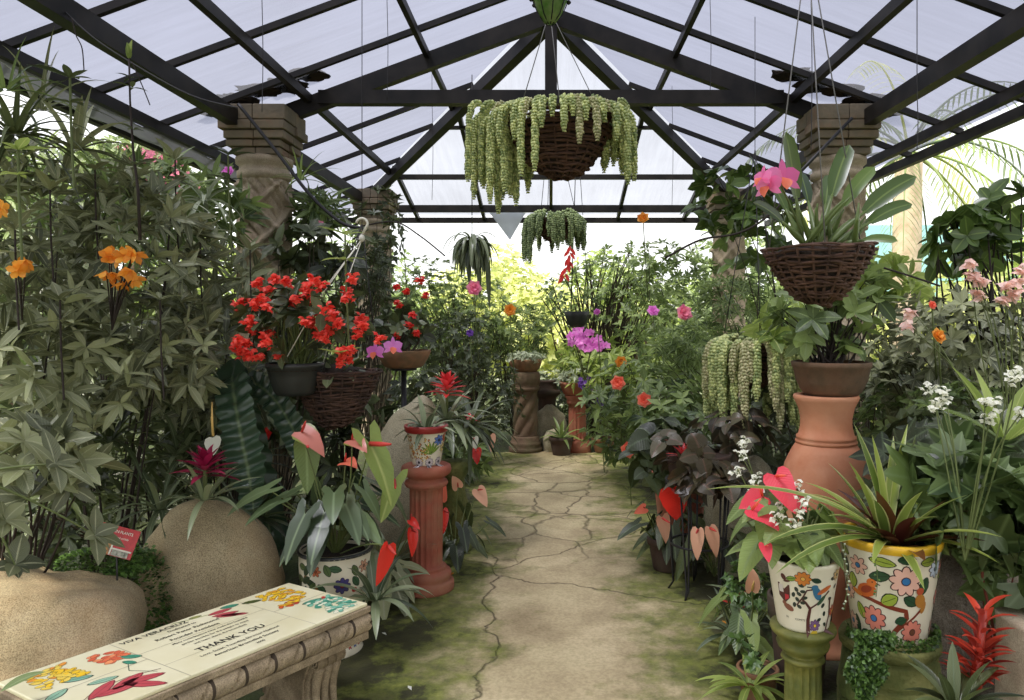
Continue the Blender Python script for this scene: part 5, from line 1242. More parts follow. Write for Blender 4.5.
bush('leafy_shrub', 'low green plants along the far left edge of the path', 'shrub', (-1.35, 7.3, 0), [E(465, 450, 7.2, 24, 26), E(440, 470, 6.2, 20, 30)], 70, k=7, L=.14, W=.035, mat='leaf_mid', segs=3)
bush('leafy_shrub', 'loose shrub with a magenta bloom right of the left capital', 'shrub', (-1.8, 5.9, 0), [E(318, 215, 5.6, 26, 20)], 26, k=7, L=.2, W=.03, mat='leaf_mid', segs=4)

for (x, y, Yd, n_, L_, m_, lab) in ((40, 110, 3.5, 20, .36, 'leaf_grey', 'grey arching leaf tuft against the left roof bars'), (110, 190, 3.8, 20, .3, 'leaf_mid', 'mid green leaf tuft under the bud stalk'), (5, 90, 3.0, 14, .3, 'leaf_mid', 'green strap leaves at the very edge, upper left corner'), (300, 180, 5.3, 16, .3, 'leaf_mid', 'thin spiky tuft right of the carved column at left')):
    strappy('strap_leaved_plant', lab, 'plant', at(x, y, Yd), n_, L_, .022, m_, (.1, 1.4), 1.3, grass)
for (x, y, Yd, w_) in ((50, 190, 3.3, 'just right of the light green shoot, upper left'), (95, 170, 3.5, 'left of the tall bud stalk'), (175, 160, 3.9, 'below the pink bracts, right of the bud stalk'), (15, 230, 3.0, 'above the wilted orange blossoms'), (200, 235, 3.9, 'left of the carved column shaft'), (160, 300, 3.3, 'right of the orange trumpet spray'), (60, 300, 3.1, 'left of and below the orange trumpet spray'), (250, 250, 4.2, 'in front of the carved column shaft')):
    t_ = thing('leafy_shoot', 'grey leafy shoot ' + w_, 'plant', at(x, y + 90, Yd), 'leafy shoots among the grey shrubs'); mb = MB(); mb.tube([at(x + 4, y + 100, Yd), at(x + 1, y + 50, Yd), at(x, y, Yd)], .004, 5, caps=False); mb.build('stem', M['stem_dark'], t_); mb = MB()
    whorl(mb, at(x, y, Yd), UP, 6, .14, .04, 1.0, .4, lance, .25, 5, .3); whorl(mb, at(x + 1, y + 22, Yd), UP, 5, .13, .035, 1.3, .5, lance, .25, 5, .3); mb.build('foliage', M['leaf_grey'], t_)

for (x, y, Yd, n_, L_, W_, m_, lab) in ((110, 440, 3.7, 24, .34, .03, 'leaf_dark', 'dark strappy rosette under the grey shrub, left of the magenta star'), (60, 500, 3.5, 22, .32, .03, 'leaf_dark', 'dark strappy rosette just above the flat boulder'), (180, 460, 4.0, 24, .34, .035, 'leaf_strap', 'grey strappy rosette above and left of the magenta star'), (245, 470, 4.5, 22, .34, .04, 'leaf_dark', 'dark rosette behind the ribbed leaf blades'), (140, 400, 4.0, 24, .34, .03, 'leaf_dark', 'shaded strappy rosette halfway up the left shrubs')):
    strappy('strap_leaved_plant', lab, 'plant', at(x, y, Yd), n_, L_, W_, m_, (.0, 1.3), 1.2)
t_ = thing('leafy_shoot', 'single dark green leaf blade lying over the left end of the bench', 'leaf', at(2, 690, 2.2)); mb = MB(); mb.leaf(at(0, 692, 2.22), V((.75, .25, .55)), V((-.4, -.6, .7)), .125, .03, lance, droop=.5, fold=.3, segs=8); mb.build('leaf_blade', M['leaf_mid'], t_)
# ================================================================== PLANTS, RIGHT SIDE
# orchid in the wicker basket
wc = at(818, 250, 3.0); wicker('wicker basket of the pink orchid hanging above the tall urn', wc, .212, .215, 12, 'twig', seed=8, hang=(at(808, -60, 3.0) , 3, .3, 'wire'), pw=.62, tw=.9)
op = thing('orchid_plant', 'pink orchid with thick upright leaves in the hanging wicker basket at right', 'orchid', wc)
mb = MB(); bl_ = MB()
for (x0, x1, y1, Y1, L_, W_) in ((800, 790, 150, 2.9, .42, .065), (812, 845, 150, 3.05, .42, .07), (825, 900, 180, 2.95, .4, .07), (835, 905, 200, 3.1, .36, .06), (805, 770, 175, 3.1, .33, .05), (822, 870, 165, 3.15, .38, .06), (815, 830, 170, 3.2, .36, .055), (800, 760, 200, 2.85, .26, .04), (840, 885, 235, 2.9, .2, .035), (812, 800, 165, 3.2, .34, .05)):
    b0 = at(x0, 246, 3.0) + V((0, R.uniform(-.08, .08), 0)); tp_ = at(x1, y1, Y1); mid = b0.lerp(tp_, .5) + V((0, 0, .02))
    bl_.tube(curve_pts(b0, b0.lerp(tp_, .52), 6, .03), [.006, .011, .014, .013, .010, .007, .005], 8)
    d = (tp_ - mid).normalized(); mb.cur = R.random(); mb.leaf(b0.lerp(tp_, .5), (d + UP * .25).normalized(), V((-.2 if x1 > 820 else .2, -1, .4)), L_ * .62, W_, blunt, droop=.5, fold=.3, segs=8)
for k in range(14):
    b0 = at(R.uniform(800, 860), 247, 3.0 + R.uniform(-.1, .1)); a = R.uniform(-1.2, 1.2); e = b0 + V((math.sin(a) * .16, R.uniform(-.1, .05), .10 + .1 * R.random())); bl_.tube(curve_pts(b0, e, 6, .05), [.004, .008, .011, .010, .008, .005, .003], 6)
mb.build('foliage', M['leaf_fig'], op); bl_.build('pseudobulbs', M['leaf_mid'], op)
for (x, y, r_, f) in ((783, 178, .066, (.1, -1, .1)), (768, 186, .056, (-.8, -.7, .0)), (762, 178, .045, (-.9, -.5, .2))): orchid(op, at(x, y, 2.8), V(f), r_ * 1.15, 'pink_orchid', 'orchid_lip')
mb = MB(); mb.tube(curve_pts(at(806, 245, 2.95), at(780, 184, 2.82), 6, .04), .004, 5); mb.build('flower_stem', M['stem_green'], op)
# leafy plant in bowl on urn
bush('potted_shrub', 'leafy plant with bright green leaves growing in the bowl on the urn', 'potted plant', (1.33, 3.6, 1.36), [E(825, 318, 3.6, 52, 30), E(862, 290, 3.6, 30, 24)], 44, k=5, L=.12, W=.055, mat='leaf_mid', stem='stem_dark', prof=oval, stems=.9, segs=4, sr=.004)
# plants of the right painted pots
strappy('bromeliad', 'big bromeliad with green and burgundy leaves in the large flowered pot', 'bromeliad', (1.20, 2.66, .80), 26, .36, .045, 'leaf_striped', (.25, 1.3), .9, strap, .35, core=.03)
rt_ = [o for o in C.objects if o.get('label', '').startswith('big bromeliad')][0]
strappy('', '', '', (1.22, 2.64, .80), 22, .24, .06, 'leaf_red_base', (.2, 1.2), .5, strap, .35, root=rt_, pname='inner_foliage')
mb = MB()
for (x, y, L_, W_, Yd) in ((780, 560, .5, .03, 2.35), (720, 470, .62, .025, 2.4), (860, 428, .5, .04, 2.6), (875, 440, .42, .035, 2.6), (905, 425, .35, .03, 2.8), (770, 530, .45, .035, 2.4), (775, 480, .5, .03, 2.6)):
    b0 = V((1.18, 2.62, .82)); e = at(x, y, Yd); d = (e - b0); L2 = d.length; d.normalize(); mb.cur = R.random(); mb.leaf(b0, (d + UP * .35).normalized(), (UP + V((0, -.4, 0))), L2 * 1.06, W_, strap, droop=.75, fold=.35, segs=10)
mb.build('arching_foliage', M['leaf_striped'], rt_)
# trailing creeper below flowered pot and string of beads
t_ = thing('creeping_plant', 'tiny leaved creeper spilling down the mossy drum', 'ground cover', (1.1, 2.5, .45)); mb = MB()
for i in range(2600):
    k = R.random(); q = R.random(); x = 852 + 40 * q ** 1.2 * (1 - .3 * k) + 6 * math.sin(k * 9); y = 632 + 75 * k * (1 - .7 * max(0, q - .4)); p = at(x, y, 2.45 + R.uniform(-.02, .03)); mb.cur = R.random(); mb.leaf(p, rv(), rv(), .016, .014, oval, segs=1)
for i in range(700):
    p = V((1.20, 2.66, .49)) + V((math.cos(a := R.uniform(-3.1, 0)) * .155, math.sin(a) * .155, R.uniform(-.02, .03))); mb.cur = R.random(); mb.leaf(p, rv(), rv(), .014, .012, oval, segs=1)
mb.build('foliage', M['creeper'], t_)
for n_, (x, y0, y1) in enumerate(((846, 545, 615), (876, 555, 600))):
    t_ = thing('string_of_beads', ('thin beaded strand' if n_ == 0 else 'leafy strand') + (' hanging left of the large flowered pot' if n_ == 0 else ' dangling over the yellow rim of the flowered pot'), 'trailing plant', at(x, y0, 2.47)); mb = MB()
    mb.tube([at(x + 1.5 * math.sin(y * .1), y, 2.47) for y in range(y0, y1, 6)], .0012, 4)
    mb.build('stem', M['stem_green'], t_); mb = MB()
    for y in range(y0, y1, 5): mb.cur = R.random(); mb.egg(at(x + 1.5 * math.sin(y * .1) + R.uniform(-1.5, 1.5), y, 2.465), rv(), .009, .0045, 5, 4)
    mb.build('beads', M['leaf_silver' if n_ == 0 else 'creeper'], t_)
anthurium('pink flamingo flower plant in the small painted pot on the green pedestal', (.88, 2.62, .76), 20, .13, 'leaf_mid', shape=HEART, H=(.06, .22), flowers=[
    (at(776, 476, 2.6), (.3, -.4, -.7), (0, -1, .4), .13, 'spathe_pink', 'salmon', .5), (at(752, 510, 2.55), (.7, -.4, -.1), (0, -.6, .9), .11, 'spathe_pink', 'salmon', .6), (at(762, 496, 2.62), (-.6, -.4, -.2), (0, -.8, .8), .11, 'spathe_pink', 'salmon', .5),
    (at(765, 545, 2.5), (.1, -.5, -.7), (0, -1, .4), .06, 'spathe_pink', 'salmon', .2), (at(786, 488, 2.62), (.5, -.3, -.6), (.2, -1, .4), .10, 'spathe_pink', 'salmon', .4)])
anthurium('heart leaved foliage hanging over the left of the small painted pot', (.80, 2.72, .72), 14, .15, 'leaf_mid', shape=HEART, H=(.06, .2))
# white begonia sprays
def spray(label, base, tips_, nfl, mat='white', r=.0095, stem='stem_green', sr=.003):
    t_ = thing('flower_spray', label, 'flowers', base); st = MB()
    for (x, y, Yd) in tips_:
        q = at(x, y, Yd); st.tube(curve_pts(base, q, 8, .08, .04), [sr * (1.3 - .08 * i) for i in range(9)], 5, caps=False); mb = MB()
        for i in range(nfl):
            p = q + rv(.028 * R.uniform(.2, 1)); bell(mb, p, r, 4); st.tube([q + V((0, 0, -.02)), p], .0012, 3, caps=False)
        mb.build('flower_cluster', M[mat], t_)
    st.build('stem', M[stem], t_)
spray('arching sprays of small white begonia blossoms left of the tall urn', at(800, 600, 2.75), ((741, 455, 2.8), (737, 468, 2.8), (757, 478, 2.75), (755, 490, 2.75), (800, 512, 2.5), (792, 522, 2.5), (803, 500, 2.5), (776, 515, 2.5), (780, 500, 2.6), (742, 440, 2.85), (798, 485, 2.6), (748, 500, 2.7)), 9)
spray('white begonia blossoms on stalks above the lobed leaves at right', at(965, 560, 2.5), ((1012, 377, 2.4), (1018, 373, 2.4), (940, 400, 2.6), (944, 392, 2.6), (985, 402, 2.45), (996, 403, 2.45), (990, 416, 2.45), (1022, 412, 2.4), (928, 388, 2.7), (935, 405, 2.6)), 10, r=.010)
spray('pale pink orchid blossoms at upper right beside the round leaves', at(1010, 470, 3.2), ((972, 272, 3.2), (980, 280, 3.2), (970, 262, 3.2), (1006, 285, 3.1), (1015, 292, 3.1), (1018, 280, 3.1), (1022, 268, 3.1), (1005, 298, 3.1), (978, 292, 3.2), (912, 310, 3.3), (905, 325, 3.3)), 7, 'palepink', .02)
# lobed begonia leaves, right
bush('lobed_begonia', 'large star leaved begonia at the right edge above the red bromeliad', 'begonia', (1.75, 2.75, 0), [E(985, 500, 2.7, 75, 62, .25), E(930, 480, 2.8, 45, 34, .2), E(1015, 565, 2.6, 24, 30, .15)], 40, k=3, L=.165, W=.1, mat='leaf_star', stem='stem_red', shape='star', spread=1.1, up=.9, stems=.15, sr=.006)
bush('lobed_begonia', 'darker star leaved begonia hanging behind the large flowered pot', 'begonia', (1.6, 3.3, 0), [E(915, 470, 3.2, 55, 40, .2), E(960, 440, 3.2, 60, 36, .25)], 26, k=3, L=.13, W=.1, mat='leaf_dark', stem='stem_red', shape='star', spread=1.1, up=.9, stems=.5)
# red bromeliads bottom right
rb = strappy('bromeliad', 'tall deep red torch bromeliad at the lower right corner', 'bromeliad', (1.40, 2.42, .12), 12, .26, .045, 'leaf_dark', (.2, 1.1), .8); mb = MB()
for s_ in range(2):
    b0 = at(978 - s_ * 6, 690, 2.4); tp2 = at(983 - 2 * s_, 610 + 42 * s_, 2.4)
    mb.tube([b0, tp2], .012, 6)
    for i in range(22):
        t = i * 2.4; k = i / 22; p = b0.lerp(tp2, k); rad = V((math.cos(t), math.sin(t), 0)); mb.cur = R.random(); mb.leaf(p, (rad * .6 + UP * .8).normalized(), (UP * .6 - rad), .12, .024, lance, droop=.9, fold=.4, segs=5)
mb.build('flower_bracts', M['bract_orange'], rb)
strappy('bromeliad', 'dark leaf tips at the very bottom right corner below the torch bromeliad', 'bromeliad', at(955, 705, 2.3), 14, .18, .045, 'leaf_dark', (.2, 1.3), .6)
guzmania('small red tipped bromeliad on the ground left of the green pedestal', (.87, 3.55, .1), 18, .22, .035, .09, .02, 8, 'leaf_strap', 'bract_red', .2)
strappy('fern', 'low bright fern at the lower right path edge', 'fern', (.80, 3.02, .12), 22, .2, .035, 'leaf_bright', (.0, 1.0), 1.0)
anthurium('flamingo flower plant with a cream bloom beside the small terracotta pot', (.88, 3.45, .05), 12, .16, 'leaf_mid', shape=ARROW, H=(.06, .25), flowers=[(at(752, 590, 3.1), (-.1, -.3, .9), (0, -1, .3), .12, 'spathe_peach', 'spadix_yellow', .6, NARROW)])
anthurium('flamingo flower plant with one big red bloom beside the wire stand', (.74, 4.75, .05), 18, .2, 'leaf_dark', H=(.1, .36), flowers=[(at(672, 489, 4.3), (.05, -.25, -.95), (.1, -1, .2), .17, 'spathe_red', 'spadix_red', .2, WIDE), (at(662, 518, 4.3), (.15, -.2, -.95), (.5, -1, .1), .14, 'spathe_peach', 'spadix_red'), (at(645, 508, 4.6), (-.6, -.3, -.3), (0, -1, .3), .08, 'salmon', 'spadix_red')])
anthurium('flamingo flower plant with peach blooms inside the wire stand', (.98, 4.5, .05), 10, .2, 'leaf_dark', H=(.1, .3), flowers=[(at(710, 528, 3.9), (.3, -.2, -.9), (0, -1, .3), .14, 'spathe_peach', 'spadix_red', .7, NARROW), (at(698, 530, 3.95), (-.1, -.2, -.9), (-.3, -1, .3), .14, 'spathe_peach', 'spadix_red', .7, NARROW)])
strappy('strap_leaved_plant', 'dark leafy tuft under the wire stand at the right path edge', 'plant', (1.02, 4.75, .05), 16, .26, .05, 'leaf_dark', (.0, 1.0), .8)
strappy('strap_leaved_plant', 'grey green leaf tuft right of the wire stand', 'plant', (1.08, 3.85, .1), 16, .28, .05, 'leaf_strap', (.0, 1.2), .9)
bush('creeping_plant', 'low small leaved cover along the right path edge', 'ground cover', (.98, 3.6, 0), [E(745, 585, 3.5, 24, 20, .2), E(748, 650, 2.9, 10, 8, .15)], 90, k=7, L=.035, W=.02, mat='creeper', segs=1, prof=oval, stems=0)
# dark begonia on the stand
bush('dark_leaved_begonia', 'dark burgundy leaved begonia on the iron wire stand', 'begonia', (.86, 4.35, .8), [E(705, 450, 4.3, 50, 30, .25), E(730, 430, 4.5, 40, 24, .2), E(712, 480, 4.2, 34, 18, .2)], 40, k=4, L=.11, W=.1, mat='leaf_burgundy', shape=WIDE, stem='stem_red', spread=1.3, droop=.8, sr=.004)
bush('dark_leaved_begonia', 'dark leaved begonia arching over the path edge left of the wire stand', 'begonia', (.9, 5.2, .4), [E(665, 445, 5.1, 34, 22, .2), E(650, 470, 5.0, 22, 20, .2)], 26, k=4, L=.15, W=.1, mat='leaf_dark', shape=WIDE, stem='stem_red', spread=1.3, droop=.8)
guzmania('dark red bromeliad bloom among the burgundy begonia leaves', at(683, 465, 4.2), 8, .15, .03, .11, .025, 14, 'leaf_burgundy', 'bract_red', .06)
# sedum mat basket on the right
# mid right bushes
bush('poinsettia_bush', 'broad leaved bush with salmon roses right of the far end of the path', 'bush', (1.3, 7.0, 0), [E(650, 400, 7.0, 70, 45, .5), E(690, 420, 6.3, 70, 40, .5), E(620, 430, 7.6, 36, 34, .3)], 330, k=6, L=.135, W=.06, mat='leaf_mid', segs=2, prof=oval, up=1.0)
bush('leafy_shrub', 'bright green leafed shrub behind the far red terracotta pedestal', 'shrub', (.9, 9.0, 0), [E(612, 375, 8.8, 40, 26), E(590, 360, 9.2, 36, 26)], 120, k=7, L=.17, W=.05, mat='leaf_bright', segs=2)
def rosef(label, x, y, Y, r, mat, n=1):
    r *= .8
    t_ = thing('rose' if mat == 'salmon' else 'blossom', label, 'flower', at(x, y, Y)); mb = MB(); blossom(mb, at(x, y, Y), (V((0, -1, .4)) + rv(.3)).normalized(), r, 6, .9, oval, 1.25, .2, 3); mb.build('petals', M[mat], t_)
    mb = MB(); mb.tube([at(x, y, Y), at(x + 2, y + 34, Y + .08), at(x + 5, y + 80, Y + .25)], .004, 4); mb.build('stem', M['stem_green'], t_)
for a in (('upper left of the salmon roses above the broad leaved bush', 618, 383, 6.6, .09, 'salmon'), ('upper right salmon rose over the broad leaved bush', 644, 400, 6.2, .085, 'salmon'), ('lowest salmon rose at the foot of the broad leaved bush by the path', 628, 450, 6.2, .09, 'salmon'), ('orange blossom above the upper left salmon rose', 621, 362, 7.2, .08, 'orange'),
          ('larger pink rose like bloom at right of centre, level with the dark hanging bowl', 684, 313, 7.0, .11, 'pink'), ('small orchid pink bloom just left of the larger pink bloom', 653, 311, 7.0, .08, 'orchid'), ('bright pink bloom under the hanging strap leaved fern', 474, 288, 6.3, .09, 'pink'), ('orange bloom in the light green bush below the strap leaved fern', 510, 310, 7.0, .08, 'orange'),
          ('orange blossom hanging by the far end beam right of centre', 643, 218, 6.2, .07, 'orange'), ('orange blossom in the sunlit bush at far right', 938, 336, 3.4, .05, 'orange'), ('small coral blossom above the orange one at far right', 932, 305, 3.5, .03, 'salmon'), ('magenta pink bloom right of the left column capital', 317, 226, 5.4, .07, 'pink'), ('tiny magenta bloom far left below the grey sheet', 228, 172, 4.4, .05, 'orchid'), ('small purple bloom on the left edge of the light green bush', 470, 333, 7.0, .05, 'purple'), ('purple bloom beside the upper left salmon rose', 600, 402, 7.5, .07, 'purple'), ('small orange red bloom behind the ribbed leaf', 264, 435, 4.4, .06, 'red'), ('tiny pink bloom above the dark hanging bowl', 597, 312, 7.2, .05, 'orchid')):
    rosef(*a)
# heliconia-like hanging red bloom
t_ = thing('hanging_red_bloom', 'long hanging red flower spike below the small donkey tail basket', 'flower', at(570, 245, 6.4)); mb = MB()
for i in range(16): mb.cur = R.random(); mb.leaf(at(571 - i * .45, 246 + i * 2.1, 6.4), V((R.uniform(-1, 1), -.3, -.7)), V((0, -1, .2)), .085, .03, lance, droop=.3, segs=3)
mb.build('petals', M['red'], t_); mb = MB(); mb.tube([at(570, 243, 6.4), at(571, 215, 6.4), at(568, 280, 6.4)][:2] , .005, 4); mb.build('stem', M['stem_green'], t_)
# purple orchid spray above far bowl
t_ = thing('orchid_spray', 'spray of magenta and violet orchids above the far terracotta pedestal', 'orchid', at(585, 380, 8.3)); st = MB()
for i in range(34):
    x, y = R.choice(((583, 330), (590, 345), (598, 343), (575, 340), (585, 338))); x += R.uniform(-9, 9); y += R.uniform(-8, 8); mb = MB(); blossom(mb, at(x, y, 8.2 + R.uniform(-.1, .1)), (V((0, -1, .2)) + rv(.5)).normalized(), .05, 5, .8); mb.build('flower', M['orchid'], t_)
    if i % 5 == 0: st.tube(curve_pts(at(585, 380, 8.3), at(x, y, 8.2), 4, .03), .004, 4, caps=False)
st.build('stem', M['stem_green'], t_)
bush('succulent_plant', 'silver and purple foliage filling the far terracotta bowl', 'plant', (.315, 8.97, .84), [((.315, 8.97, .9), (.3, .25, .12))], 90, k=8, L=.07, W=.02, mat='leaf_silver', segs=1, stems=0)
t_ = thing('violet_flowers', 'small violet flowers among the silver foliage of the far bowl', 'flowers', at(585, 384, 8.7)); mb = MB()
for i in range(16): blossom(mb, at(588 + R.uniform(-9, 9), 384 + R.uniform(-7, 6), 8.65), (V((0, -1, .5)) + rv(.3)).normalized(), .035, 5)
mb.build('petals', M['purple'], t_)
bush('succulent_plant', 'grey succulents mounded in the bowl on the spiral pedestal', 'plant', (-.305, 8.97, 1.1), [((-.305, 8.97, 1.13), (.26, .24, .07))], 110, k=8, L=.05, W=.018, mat='leaf_silver', segs=1, stems=0)
bush('small_leaf_bush', 'fern like bush rising behind the spiral pedestal bowl', 'bush', (-.4, 9.6, 0), [E(520, 335, 9.5, 34, 34)], 220, k=8, L=.12, W=.022, mat='leaf_mid', segs=1)
bush('small_leaf_bush', 'dark low bush behind the pedestals at the end of the path', 'bush', (.1, 9.9, 0), [E(550, 415, 9.8, 50, 40, .3)], 220, k=7, L=.08, W=.035, mat='leaf_dark', segs=1, prof=oval)
strappy('bromeliad', 'small green bromeliad in the dark pot at the far end of the path', 'bromeliad', (.12, 8.72, .2), 16, .3, .05, 'leaf_mid', (.2, 1.3), .9)
bush('leafy_shrub', 'tall airy tree like shrub behind the path end, right of centre', 'shrub', (.6, 10.2, 0), [E(580, 300, 10.0, 44, 36, .5), E(640, 310, 9.6, 54, 48, .5), E(620, 270, 9.9, 50, 26, .4)], 420, k=5, L=.10, W=.045, mat='leaf_mid', segs=1, prof=oval, stems=.25, sr=.012)
bush('leafy_shrub', 'dense mid green shrub left of the far right column', 'shrub', (1.7, 8.6, 0), [E(670, 280, 8.4, 46, 40), E(680, 340, 8.0, 60, 40)], 380, k=6, L=.11, W=.035, mat='leaf_mid', segs=1, stems=.05)
bush('leafy_shrub', 'grey feathery shrub above the right donkey tail basket', 'shrub', (2.0, 6.8, 0), [E(735, 300, 6.6, 40, 26), E(700, 345, 6.8, 50, 24)], 300, k=8, L=.12, W=.018, mat='leaf_mid', segs=1, stems=.03)
bush('leafy_shrub', 'round leaved climber in front of the far right column', 'shrub', (1.9, 6.0, 0), [E(755, 235, 5.8, 46, 36), E(720, 210, 5.9, 26, 22), E(735, 180, 5.8, 40, 14)], 60, k=5, L=.14, W=.08, mat='leaf_fig', segs=3, prof=oval, stems=.06)
bush('leafy_shrub', 'yellow green large leaved branch beneath the orchid basket', 'shrub', (1.9, 4.6, 0), [E(870, 280, 4.6, 50, 26), E(790, 330, 4.5, 36, 16)], 36, k=5, L=.17, W=.08, mat='leaf_bright', segs=3, prof=oval, stems=.6)
bush('rubber_plant', 'dark round leaved fig branch against the sky at upper right', 'shrub', (2.7, 4.2, 0), [E(960, 240, 4.0, 34, 30), E(1005, 200, 4.0, 24, 16), E(985, 240, 4.1, 30, 26)], 34, k=5, L=.13, W=.08, mat='leaf_fig', stem='stem_dark', segs=5, prof=oval, stems=.8, spread=1.3, droop=.2, sr=.008)
bush('leafy_shrub', 'dense dark shrub with grey leaf tips at far right below the pink orchids', 'shrub', (2.6, 4.1, 0), [E(950, 340, 4.0, 80, 50, .5), E(905, 390, 4.0, 50, 40, .4), E(1000, 380, 3.8, 50, 60, .4)], 330, k=7, L=.085, W=.04, mat='leaf_grey', segs=2, prof=oval)
bush('leafy_shrub', 'green shrub between the urn and the star leaved begonias', 'shrub', (1.9, 3.9, 0), [E(890, 430, 3.8, 40, 44, .25), E(960, 420, 3.6, 60, 40, .3)], 170, k=6, L=.075, W=.035, mat='leaf_mid', segs=2, prof=oval)
bush('leafy_shrub', 'dark undergrowth behind the urn and the wire stand', 'shrub', (1.8, 5.4, 0), [E(760, 450, 5.2, 60, 50, .4), E(800, 400, 5.0, 60, 60, .4), E(745, 520, 4.9, 40, 40, .2)], 190, k=6, L=.12, W=.05, mat='leaf_dark', segs=2, prof=oval)
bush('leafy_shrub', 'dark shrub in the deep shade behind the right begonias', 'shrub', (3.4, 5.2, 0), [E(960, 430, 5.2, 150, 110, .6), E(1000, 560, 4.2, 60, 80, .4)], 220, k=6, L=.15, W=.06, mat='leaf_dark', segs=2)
strappy('strap_leaved_plant', 'broad bright leaves rising at the right edge among white blossoms', 'plant', at(1005, 440, 2.8), 7, .34, .06, 'leaf_bright', (.5, 1.3), .6)
# hanging things -----------------------------------------------------------------
apex = V((0, 4.2, 3.9))
donkey('big donkey tail succulent hanging under the roof truss', at(561, 124, 4.2), .32, .30, (at(550, 10, 4.2), 3, .5, 'wire'), 75, 'sedum', r=.029, seed=3, Lr=(.08, .34), side=lambda o: 1.0 + max(0, -o.x) * .9 + (.35 if o.x > .7 else 0) * 1.0, mound=.2, k=5, R1=.36)
for k in range(16): pass
dk = [o for o in C.objects if o.get('label', '').startswith('big donkey')][0]
for i in range(16): tail(dk, at(492 + R.uniform(-14, 30), 112 + R.uniform(-8, 8), 4.2 + R.uniform(-.15, .15)), V((-.6, R.uniform(-.5, .5), 0)), R.uniform(.3, .56), .027, 'sedum')
for i in range(9): tail(dk, at(612 + R.uniform(-10, 8), 108 + R.uniform(-8, 8), 4.2 + R.uniform(-.15, .15)), V((.4, R.uniform(-.5, .5), 0)), R.uniform(.2, .46), .027, 'sedum')
donkey('small donkey tail succulent hanging far back near the end beam', at(555, 222, 7.0), .22, .18, (V((at(551, 195, 7.0).x, 7.0, HZ(7.0) - .05)), 3, .2, 'cable'), 44, 'sedum_far', r=.036, seed=5, Lr=(.15, .4), side=lambda o: 1.0 + max(0, -o.x) * .3, mound=.16, k=5)
donkey('thick donkey tail succulent hanging at right beside the tall urn', at(755, 347, 4.7), .22, .25, (at(755, 150, 4.7), 3, .4, 'cable'), 58, 'sedum', r=.034, seed=6, Lr=(.25, .62), mound=.09, k=5, R1=.26)
# strap fern
t_ = strappy('hanging_strap_plant', 'round hanging plant with drooping dark strap leaves left of centre', 'hanging plant', at(472, 240, 6.5), 60, .34, .04, 'leaf_strap', (-.3, 1.2), 4.2, strap, .3, segs=9)
strappy('', '', '', at(472, 245, 6.5), 30, .32, .04, 'leaf_dark', (-.6, .9), 3.8, strap, .3, segs=9, root=t_, pname='inner_foliage')
mb = MB()
for x, y in ((478, 296), (487, 305), (468, 285)): mb.leaf(at(x, 245, 6.45), V((.05, -.1, -1)), V((0, -1, 0)), (y - 245) / 750 * 6.5 * 1.1, .05, strap, droop=.1, segs=6)
mb.build('long_leaves', M['leaf_dark'], t_)
mb = MB(); mb.tube([at(472, 240, 6.5), V((at(472, 240, 6.5).x, 6.5, HZ(6.5) - .05))], .004, 4); mb.build('wire', M['cable'], t_)
# dark hanging bowl
hb2 = at(577, 312, 7.4); t_ = thing('hanging_bowl', 'small dark hanging bowl with thin branches in front of the far shrubs', 'bowl', hb2 - UP * .15)
pot(t_, hb2 - UP * .15, [(.005, 0), (.06, 0), (.09, .03), (.115, .1), (.125, .15), (.12, .155)], 'black_plastic', soil=.03)
for k in range(3):
    a = 2.1 * k; mb = MB(); mb.tube([hb2 + V((.12 * math.cos(a), .12 * math.sin(a), 0)), V((hb2.x, hb2.y, HZ(7.4) - .05))], .003, 4); mb.build('cord', M['cable'], t_)
# green glass lantern pot at the very top
gc = at(550, 24, 3.9); t_ = thing('green_glass_pot', 'green glass pot in a scrolled iron cage hanging from the ridge', 'hanging pot', gc)
mb = MB(); mb.lathe(gc, [(.01, 0), (.03, .005), (.06, .05), (.09, .12), (.105, .2), (.11, .26), (.105, .30), (.1, .30), (.1, .26), (.085, .14), (.03, .02)], 36, lambda t, z, r, i: .003 * math.sin(t * 18)); mb.build('glass', M['green_glass'], t_)
for k in range(8):
    a = 2 * PI * k / 8 + .2; mb = MB(); rd = V((math.cos(a), math.sin(a), 0)); tg = V((-math.sin(a), math.cos(a), 0))
    mb.tube([gc + rd * r_ + UP * z for r_, z in ((.015, -.005), (.06, .04), (.095, .12), (.113, .2), (.118, .29))], .003, 5)
    mb.tube([gc + rd * .112 + UP * .19 + tg * (.03 - .026 * j / 16) * math.cos(j * .5) * 1.0 + UP * (.03 - .026 * j / 16) * math.sin(j * .5) for j in range(17)], .0025, 4)
    mb.lathe(gc + rd * .10 + UP * .12, [(.001, -.014), (.012, -.004), (.012, .004), (.001, .014)], 8); mb.build('iron_scroll', M['iron'], t_)
mb = MB(); torus(mb, gc + UP * .29, .118, .004, 32, 6); mb.build('ring', M['iron'], t_)
for k in range(3):
    a = 2.1 * k + .3; mb = MB(); mb.tube([gc + V((.118 * math.cos(a), .118 * math.sin(a), .29)), V((gc.x, gc.y, 3.93))], .003, 4); mb.build('chain', M['iron'], t_)
bush('trailing_plant', 'pale trailing foliage in the green glass pot', 'plant', gc + UP * .25, [(gc + UP * .33, (.1, .1, .06))], 20, k=6, L=.05, W=.02, mat='leaf_mid', segs=2, stems=0)

